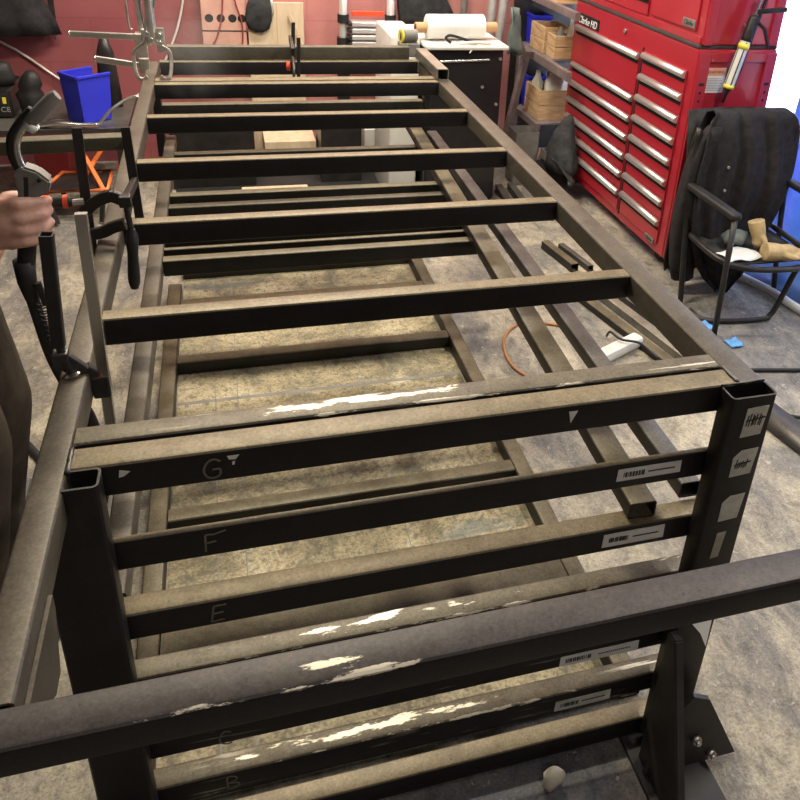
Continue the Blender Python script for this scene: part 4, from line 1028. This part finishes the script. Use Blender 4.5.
# pole and leaning pipes
bm = B(); rod(bm, [(1.60, 3.74, FL), (1.60, 3.74, 1.0)], .02, 12); tag(link('pole', bm, 'smoke_grey', smooth=True), 'dark grey upright pole against the back wall', 'pole')
for k, (x, lb) in enumerate(((1.735, 'left of the two grey pipes leaning in the corner beside the rack'), (1.80, 'right of the two grey pipes leaning in the corner beside the rack'))):
    bm = B(); rod(bm, [(x-.02, 3.52, FL), (x+.0, 3.66, -.2), (x+.05, 3.72, .35), (x+.07, 3.73, .8)], .024, 14); tag(link('leaning_pipe', bm, 'pipe_grey', smooth=True), lb, 'pipe')
bm = B(); sheet(bm, [[(1.79+.10*j/6*(1-.1*i), 3.45+.02*math.sin(j+i), -.22+.26*i/6) for j in range(7)] for i in range(7)], .012)
tag(link('canvas_cloth', bm, 'green_grey', smooth=True), 'dark green-grey cloth hanging by the leaning pipes', 'cloth')

# left: low bench with welder, gloves, blue bin, tools
lb_ = thing('steel_bench', 'low dark steel bench by the back wall under the blue bin', 'bench', (-.75, 3.35, FL))
link('bench_top', one(box, (-1.5, 3.12, -.52), (-.23, 3.66, -.50), .003), 'steel_grey', lb_)
for x in (-1.45, -.28):
    for y in (3.16, 3.6): link('leg', one(bar, (x, y, FL), (x, y, -.52), .03, .03), 'black_metal', lb_)
bin_('bright blue open storage bin standing on the low bench at the left', -.41, 3.27, -.495, .17, .15, .225, math.radians(20)-math.pi/2+1.9)
wd = thing('welding_machine', 'black welding machine with lit display digits at the left edge', 'welding machine', (-.83, 3.4, -.50))
link('machine_case', one(box, (-1.05, 3.32, -.50), (-.755, 3.6, -.36), .01), 'cab_black', wd)
link('machine_face', one(box, (-.98, 3.312, -.49), (-.765, 3.322, -.375), .004), 'black', wd)
bm = B(); box(bm, (-.83, 3.309, -.425), (-.822, 3.3125, -.395)); box(bm, (-.812, 3.309, -.425), (-.806, 3.3125, -.395)); link('display_digit', bm, 'white_paper', wd)
link('display_lamp', one(box, (-.79, 3.309, -.425), (-.775, 3.3125, -.395)), 'yellow', wd)
text_mesh('10 CE', .035, face_mx((-.805, 3.3085, -.455), (1, 0, 0), (0, 0, 1)), 'panel_lettering', 'ink_grey', wd, .0006)
def hose(label, pts, r, mat='rubber', name='coiled_hose', cat='hose'): tag(link(name, one(rod, smoothpts(pts), r, 12), mat, smooth=True), label, cat)
bm = B()
loft(bm, [(-.665, 3.33, -.495, .05, .05), (-.665, 3.33, -.42, .055, .05), (-.67, 3.33, -.38, .06, .05), (-.665, 3.33, -.36, .045, .04), (-.66, 3.33, -.34, .052, .045), (-.655, 3.33, -.30, .04, .035), (-.655, 3.33, -.275, .02, .02)], 18, .06, 5, 2)
tag(link('welding_glove', bm, 'rubber', smooth=True), 'black ribbed rubber glove standing on the bench left of the blue bin', 'glove')
bm = B(); loft(bm, [(-.80, 3.42, -.358, .055, .05), (-.80, 3.42, -.32, .06, .05), (-.80, 3.42, -.29, .05, .045), (-.80, 3.42, -.262, .045, .04), (-.79, 3.42, -.25, .02, .02)], 18, .07, 5, 4)
tag(link('welding_glove', bm, 'rubber', smooth=True), 'black glove lying on top of the welding machine', 'glove')
bm = B()
rod(bm, smoothpts([(-.62, 3.14, -.485), (-.53, 3.13, -.475), (-.43, 3.13, -.485), (-.36, 3.13, -.485)]), .013, 10)
tag(link('silver_spanner', bm, 'chrome', smooth=True), 'silver rod tool on the bench in front of the blue bin', 'tool')
bm = B(); rod(bm, smoothpts([(-.62, 3.09, -.37), (-.52, 3.09, -.44), (-.42, 3.09, -.475), (-.34, 3.1, -.485)]), .009, 10)
bm.free()
bm = B(); rod(bm, smoothpts([(-.36, 3.14, -.49), (-.30, 3.14, -.42), (-.22, 3.16, -.37), (-.17, 3.16, -.36), (-.14, 3.16, -.41), (-.12, 3.16, -.5)]), .008, 8)
t = tag(link('curved_hook', bm, 'zinc', smooth=True), 'thin curved metal rod arching right of the blue bin', 'rod')
bm = B(); box(bm, (-.72, 3.40, FL), (-.56, 3.60, -.70), .01, seg=3); tag(link('red_box', bm, 'red_box', smooth=True, auto=40), 'red plastic box on the floor under the low bench', 'box')
bm = B(); rod(bm, smoothpts([(-.60, 3.15, -.49), (-.55, 3.17, -.472), (-.50, 3.19, -.485)]), .012, 8)
tag(link('cable_plug', bm, 'rubber', smooth=True), 'black cable plug lying on the low bench by the silver rod tool', 'plug')
bm = B(); rod(bm, smoothpts([(-.30, 3.40, -.48), (-.34, 3.55, -.36), (-.33, 3.62, -.2), (-.30, 3.64, -.12)]), [.03]*13+[.034]*5+[.01], 10) if False else loft(bm, [(-.335, 3.5, -.498, .055, .03), (-.335, 3.5, -.36, .05, .028), (-.335, 3.5, -.22, .04, .022), (-.335, 3.5, -.14, .015, .012)], 16)
tag(link('dark_sheath', bm, 'black_metal', smooth=True), 'dark pointed sheath standing on the low bench behind the blue bin', 'sheath')
# orange folding step stool
st = thing('step_stool', 'orange-framed folding step stool with black tread on the floor beyond the left rail', 'step stool', (-.45, 3.1, FL))
zt = -.74
link('tread', one(box, (-.60, 2.96, zt-.02), (-.345, 3.17, zt), .006), 'black_metal', st)
bm = B(); rod(bm, [(-.62, 2.93, zt), (-.33, 2.93, zt), (-.335, 3.19, zt), (-.56, 3.19, zt)], .011, 8, closed=True); link('tread_rim', bm, 'orange', st, smooth=True)
for pts in ([(-.60, 2.94, zt), (-.56, 2.90, FL+.01)], [(-.35, 2.94, zt), (-.37, 2.90, FL+.01)]): link('front_leg', one(bar, pts[1], pts[0], .022, .014, .003), 'black_metal', st)
for a, b_ in (((-.35, 2.94, zt), (-.46, 3.18, zt+.12)), ((-.46, 3.02, zt+.0), (-.37, 3.2, zt+.11)), ((-.30, 3.18, zt+.04), (-.30, 3.2, FL+.01))): link('brace', one(bar, a, b_, .02, .014, .003), 'orange', st)
for x in (-.575, -.365): link('rear_leg', one(bar, (x, 3.22, FL+.01), (x, 3.18, zt), .02, .014, .003), 'black_metal', st)
# planks and clutter on the floor beyond the frame, seen between the cross members
def slab(nm, label, lo, hi, mat, cat): tag(link(nm, one(box, lo, hi, .002), mat), label, cat)
slab('pale_plank', 'pale timber plank on the floor by the back wall, seen between cross members', (.42, 3.45, FL+.0095), (.70, 3.70, FL+.2), 'pale_wood', 'plank')
slab('white_carton', 'white carton on the floor by the back wall behind the frame', (.98, 3.5, FL+.0095), (1.10, 3.7, FL+.24), 'white_plastic', 'carton')
slab('tool_case', 'black tool case on the floor beyond the far end of the frame', (.71, 3.3, FL+.0095), (.93, 3.55, FL+.34), 'black_metal', 'case')
slab('dark_crate', 'dark crate on the floor beyond the far left corner', (-.06, 3.3, FL+.0095), (.36, 3.6, FL+.36), 'black_metal', 'crate')
slab('pale_plank', 'low pale board on the floor just beyond the far end of the frame', (.28, 3.0, FL+.011), (.62, 3.2, FL+.04), 'pale_wood', 'plank')
slab('dark_sheet', 'black sheet added to darken the floor beyond the far end of the frame', (-.05, 2.45, FL), (1.12, 3.7, FL+.009), 'rubber', 'mat')  # black sheet added so the floor reads dark under the far end

# ------------------------------------------------------------------ the welder
def capsules(chains, ells, voxel, smooth=2):
    bm = B()
    for pts, rads in chains:
        P = [V(p) for p in pts]
        for i, p in enumerate(P):
            tb = B(); bmesh.ops.create_icosphere(tb, subdivisions=2, radius=rads[i]); merge(bm, tb, Matrix.Translation(p))
        for a, b_, ra, rb in zip(P, P[1:], rads, rads[1:]):
            rod(bm, [a, b_], [ra, rb], 14)
    for c, r, rt in ells:
        tb = B(); bmesh.ops.create_icosphere(tb, subdivisions=3, radius=1)
        merge(bm, tb, Matrix.Translation(V(c)) @ (rt if rt else Matrix.Identity(4)) @ Matrix.Diagonal((*r, 1)))
    o = bpy.data.objects.new('tmp', bpy.data.meshes.new('tmp')); bm.to_mesh(o.data); bm.free(); COL.objects.link(o)
    md = o.modifiers.new('r', 'REMESH'); md.mode = 'VOXEL'; md.voxel_size = voxel
    md = o.modifiers.new('s', 'SMOOTH'); md.iterations = smooth; md.factor = .5
    me = bpy.data.meshes.new_from_object(o.evaluated_get(bpy.context.evaluated_depsgraph_get())); bpy.data.objects.remove(o)
    bm = B(); bm.from_mesh(me); bpy.data.meshes.remove(me); return bm
pn = thing('person', 'person in dark brown workwear at the left edge gripping a welding torch', 'person', (-.42, .68, FL))
HIP = V((-.44, .70, .02)); CH = V((-.355, .70, .30)); NK = V((-.25, .70, .51)); HD = V((-.19, .69, .69))
RS = V((-.30, .52, .44)); RE = V((-.46, .46, .16)); RW = V((-.232, .632, .082))
LS = V((-.30, .89, .44)); LE = V((-.42, .98, .18)); LW = V((-.28, .90, .02))
# right hand (back of the hand to the viewer), fingers wrapped round the torch handle
HX, HY = -.160, .655
chains = [([HIP, CH, NK], [.12, .135, .06]), ([NK, HD], [.052, .055]),
          ([RS, RE], [.052, .040]), ([RE, RW], [.040, .029]), ([LS, LE], [.052, .040]), ([LE, LW], [.040, .028]),
          ([HIP+V((0, -.09, 0)), V((-.38, .60, -.42)), V((-.42, .60, -.80))], [.085, .055, .04]), ([HIP+V((0, .09, 0)), V((-.38, .80, -.42)), V((-.42, .82, -.80))], [.085, .055, .04])]
ells = [(HD+V((.0, 0, .03)), (.095, .078, .118), None), (HD+V((.040, 0, -.055)), (.052, .046, .050), None), (HD+V((.062, 0, .045)), (.030, .055, .020), None), (HD+V((.098, 0, .005)), (.016, .011, .022), None),
        (HD+V((.0, -.08, .01)), (.018, .008, .03), None), (HD+V((.0, .08, .01)), (.018, .008, .03), None)]
# palm
chains += [([RW, V((-.205, .628, .083)), V((-.172, .626, .088))], [.029, .031, .030]),
           ([RW+V((.01, 0, .012)), V((-.168, .622, .118))], [.024, .017]), ([RW+V((.01, 0, -.012)), V((-.172, .628, .046))], [.022, .016])]
fz = [.124, .098, .073, .049]; fl = [1.0, 1.08, 1.0, .84]
for k, z in enumerate(fz):
    f = fl[k]
    if k == 0:   # index finger lies forward along the torch trigger
        chains.append(([(-.185, .622, z-.004), (-.150, .617, z+.002), (-.118, .634, z-.004), (-.105, .662, z-.010)], [.013, .0145, .0115, .0085]))
    else:
        chains.append(([(-.19, .620, z), (-.150, .614, z+.002), (-.118, .630, z-.001), (-.110, .660, z-.004), (-.134, .684*1.0, z-.005)], [.013, .0145*f, .0122*f, .0108*f, .0085*f]))
chains.append(([(-.195, .640, .105), (-.175, .668, .118), (-.15, .690, .112), (-.125, .695, .100)], [.017, .0155, .0125, .0095]))   # thumb on the far side
# left hand resting by the thigh, relaxed
d = V((.02, -.01, -1)).normalized()
chains.append(([LW, LW+d*.05, LW+d*.085], [.027, .034, .030]))
for k in range(4):
    q = LW+d*.08+V((.0, (k-1.5)*.019, 0)); chains.append(([q, q+d*.035+V((.004, 0, 0)), q+d*.06+V((-.006, 0, 0)), q+d*.078*(1-.1*abs(k-1.3))+V((-.018, 0, 0))], [.011, .010, .009, .007]))
q = LW+d*.03+V((.0, -.03, 0)); chains.append(([q, q+d*.03+V((.012, -.012, 0)), q+d*.055+V((.012, -.01, 0))], [.014, .012, .009]))
link('body', capsules(chains, ells, .0048, 3), 'skin', pn, smooth=True)
# clothes
jc = [([HIP+V((.015, 0, -.10)), HIP, CH, NK+V((-.01, 0, -.06))], [.175, .165, .178, .10]), ([NK+V((0, 0, -.05)), NK+V((.01, 0, .01))], [.085, .075]),
      ([RS, RE], [.075, .060]), ([RE, V((-.40, .50, .14)), V((-.262, .610, .094))], [.060, .058, .044]), ([LS, LE], [.075, .060]), ([LE, LW+V((-.01, 0, .02))], [.058, .045]),
      ([RS, LS], [.075, .075])]
link('jacket', capsules(jc, [((-.40, .52, .0), (.13, .06, .16), None)], .010, 3), 'dark_cloth', pn, smooth=True)
tr_ = [([HIP+V((.02, -.09, -.05)), V((-.345, .60, -.40)), V((-.385, .60, -.70)), V((-.41, .60, -.84))], [.135, .105, .088, .085]),
       ([HIP+V((.02, .09, -.05)), V((-.345, .80, -.42)), V((-.39, .82, -.70)), V((-.41, .82, -.84))], [.135, .105, .088, .085]),
       ([HIP+V((0, -.05, -.02)), HIP+V((0, .05, -.02))], [.14, .14])]
link('trousers', capsules(tr_, [], .011, 3), 'brown_cloth', pn, smooth=True)
for y in (.60, .82):
    link('boot', capsules([([(-.42, y, -.855), (-.36, y, -.865), (-.28, y, -.87)], [.045, .042, .034]), ([(-.42, y, -.86), (-.42, y, -.78)], [.045, .05])], [], .008), 'rubber', pn, smooth=True)
link('hair', capsules([], [(HD+V((-.020, 0, .062)), (.100, .086, .098), None)], .008, 2), 'brown_cloth', pn, smooth=True)
link('mouth', capsules([([HD+V((.094, -.02, -.052)), HD+V((.098, 0, -.05)), HD+V((.094, .02, -.052))], [.005, .007, .005])], [], .0025), 'orange_lab', pn, smooth=True)
link('eyes', capsules([], [(HD+V((.079, -.03, .022)), (.008, .010, .006), None), (HD+V((.079, .03, .022)), (.008, .010, .006), None)], .0022), 'white_paper', pn, smooth=True)

# MIG welding torch in the fist
tz = thing('welding_torch', 'black welding torch with curved silver neck held in the fist', 'welding torch', (HX, HY, .0))
link('torch_handle', one(rod, smoothpts([(-.164, HY, -.02), (-.156, HY, .02), (-.144, HY, .09), (-.134, HY, .15), (-.132, HY, .17)], 4), .0165, 14), 'rubber', tz, smooth=True)
bm = B(); prism(bm, [(-.150, HY-.016, .115), (-.152, HY-.016, .178), (-.135, HY-.016, .190), (-.112, HY-.016, .180), (-.092, HY-.016, .158), (-.100, HY-.016, .135), (-.118, HY-.016, .128)], (0, .034, 0))
bmesh.ops.bevel(bm, geom=list(bm.edges), offset=.004, segments=2, affect='EDGES')
th_ = link('torch_body', bm, 'smoke_grey', tz, smooth=True, auto=40)
link('pivot_screw', one(rod, [(-.110, HY-.020, .163), (-.110, HY-.014, .163)], .004, 10), 'hole', th_)
neck = smoothpts([(-.134, HY, .172), (-.142, HY, .205), (-.138, HY, .238), (-.118, HY, .268), (-.096, HY, .290)], 6)
link('torch_neck', one(rod, neck, .0075, 12), 'chrome', tz, smooth=True)
nk2 = [p+V((-.009, .004, .001)) for p in neck]
link('neck_sleeve', one(rod, nk2, .0085, 12), 'rubber', tz, smooth=True)
link('neck_nut', one(rod, [(-.116, HY, .256), (-.106, HY, .266)], .0125, 8), 'white_plastic', tz)
link('gas_nozzle', one(rod, [(-.112, HY, .268), (-.100, HY, .280), (-.066, HY, .314), (-.060, HY, .318)], [.012, .0135, .0125, .010], 16), 'smoke_grey', tz, smooth=True, auto=40)
cab = smoothpts([(-.164, HY, -.015), (-.166, HY, -.06), (-.160, HY, -.13), (-.150, HY, -.22), (-.135, HY+.01, -.30), (-.10, HY+.02, -.42), (-.10, HY+.05, -.60), (-.16, HY+.15, -.80), (-.28, HY+.4, FL+.012), (-.6, HY+.9, FL+.012)], 8)
link('torch_cable', one(rod, cab, .0125, 12), 'rubber', tz, smooth=True)
link('cable_gland', one(rod, [(-.166, HY, -.005), (-.167, HY, -.05), (-.164, HY, -.09)], [.020, .018, .013], 14), 'rubber', tz, smooth=True)
sp = []
for k in range(190):
    a = k*2*math.pi/14; q = k/189
    c = V((-.148, HY-.004, -.09)).lerp(V((-.126, HY-.004, -.255)), q); sp.append(c+V((.013*math.cos(a), .013*math.sin(a), 0)))
link('cable_spring', one(rod, sp, .0018, 5), 'black_metal', tz, smooth=True)
link('rocker_switch', one(bar, (-.146, HY-.012, -.05), (-.139, HY-.012, -.10), .012, .010, .003), 'black_metal', tz)

# thin welding smoke drifting over the far left of the frame
m = bpy.data.materials.new('welding_smoke'); m.use_nodes = True; nt = m.node_tree; nt.nodes.clear()
ou = N(nt, 'ShaderNodeOutputMaterial'); vs = N(nt, 'ShaderNodeVolumeScatter'); vs.inputs['Color'].default_value = (.9, .9, .92, 1)
tc2 = N(nt, 'ShaderNodeTexCoord'); ln = N(nt, 'ShaderNodeVectorMath', operation='LENGTH')
mp = N(nt, 'ShaderNodeMapping'); mp.inputs['Location'].default_value = (0, 0, -1); mp.inputs['Scale'].default_value = (1/.16, 1/.22, 1/.20); nt.links.new(tc2.outputs['Object'], mp.inputs[0]); nt.links.new(mp.outputs[0], ln.inputs[0])
r1 = N(nt, 'ShaderNodeMapRange'); nt.links.new(ln.outputs['Value'], r1.inputs['Value']); r1.inputs['From Min'].default_value = 1; r1.inputs['From Max'].default_value = 0; r1.inputs['To Max'].default_value = 1
r2 = N(nt, 'ShaderNodeMapRange'); nt.links.new(noise_t(nt, coords(nt), 9, 4, .6, .8), r2.inputs['Value']); r2.inputs['From Min'].default_value = .4; r2.inputs['From Max'].default_value = .7; r2.inputs['To Max'].default_value = 1.6
mu = N(nt, 'ShaderNodeMath', operation='MULTIPLY'); nt.links.new(r1.outputs[0], mu.inputs[0]); nt.links.new(r2.outputs[0], mu.inputs[1]); nt.links.new(mu.outputs[0], vs.inputs['Density']); nt.links.new(vs.outputs[0], ou.inputs['Volume'])
M['smoke'] = m
bm = B(); loft(bm, [(.14, 1.72, .0+.002, .15, .20), (.14, 1.72, .1, .16, .22), (.14, 1.72, .3, .16, .22), (.14, 1.72, .4, .14, .19)], 20)
sm_ = tag(link('welding_smoke', bm, 'smoke'), 'thin wisp of white welding smoke over the far left corner of the frame', 'smoke'); sm_['kind'] = 'stuff'

# ------------------------------------------------------------------ lights
def area(name, loc, size, sy, power, col, rot=(0, 0, 0)):
    l = bpy.data.lights.new(name, 'AREA'); l.shape = 'RECTANGLE'; l.size = size; l.size_y = sy; l.energy = power; l.color = col
    o = bpy.data.objects.new(name, l); COL.objects.link(o); o.location = loc; o.rotation_euler = rot; return o
area('ceiling_and_fill_lamp', (.35, 1.75, ZC-.06), 1.4, .16, 74, (1, .90, .70))
area('ceiling_and_fill_lamp', (.75, 3.0, ZC-.06), 1.5, .16, 70, (1, .92, .80))
area('ceiling_and_fill_lamp', (2.1, .35, ZC-.06), .16, 1.4, 52, (1, .93, .82))  # fill added to brighten the near right floor
area('ceiling_and_fill_lamp', (.3, -2.2, ZC-.06), 1.4, .2, 18, (1, .93, .85))  # unseen fill added behind the camera for the faces turned to it
# daylight through the right-hand doorway
area('doorway_daylight', (XR+.6, (DY0+DY1)/2, .35), 2.6, 2.3, 420, (.80, .89, 1), (0, math.radians(90), 0))

w = bpy.data.worlds.new('sky'); S.world = w; w.use_nodes = True
w.node_tree.nodes['Background'].inputs[0].default_value = (.85, .92, 1, 1); w.node_tree.nodes['Background'].inputs[1].default_value = 1.0

# ------------------------------------------------------------------ camera
cam = bpy.data.cameras.new('camera'); co = bpy.data.objects.new('camera', cam); COL.objects.link(co)
cam.sensor_width = 36; cam.sensor_fit = 'HORIZONTAL'; cam.lens = 36*803.43/800
cam.shift_x = -(468.98-400)/800; cam.shift_y = -(400-254.08)/800
cam.clip_start = .02
R = V((0.95828304, -0.27900569, 0.06204384)); U = V((0.06791293, 0.43312083, 0.89877371)); F = V((0.27763546, 0.85706602, -0.43400044))
m4 = Matrix((R, U, -F)).transposed().to_4x4(); m4.translation = V((0.22872066, -0.91157654, 0.73289419))
co.matrix_world = m4
S.camera = co
S.view_settings.view_transform = 'Standard'; S.view_settings.look = 'None'; S.view_settings.gamma = 1
S.view_settings.use_curve_mapping = False; S.view_settings.exposure = 0.0
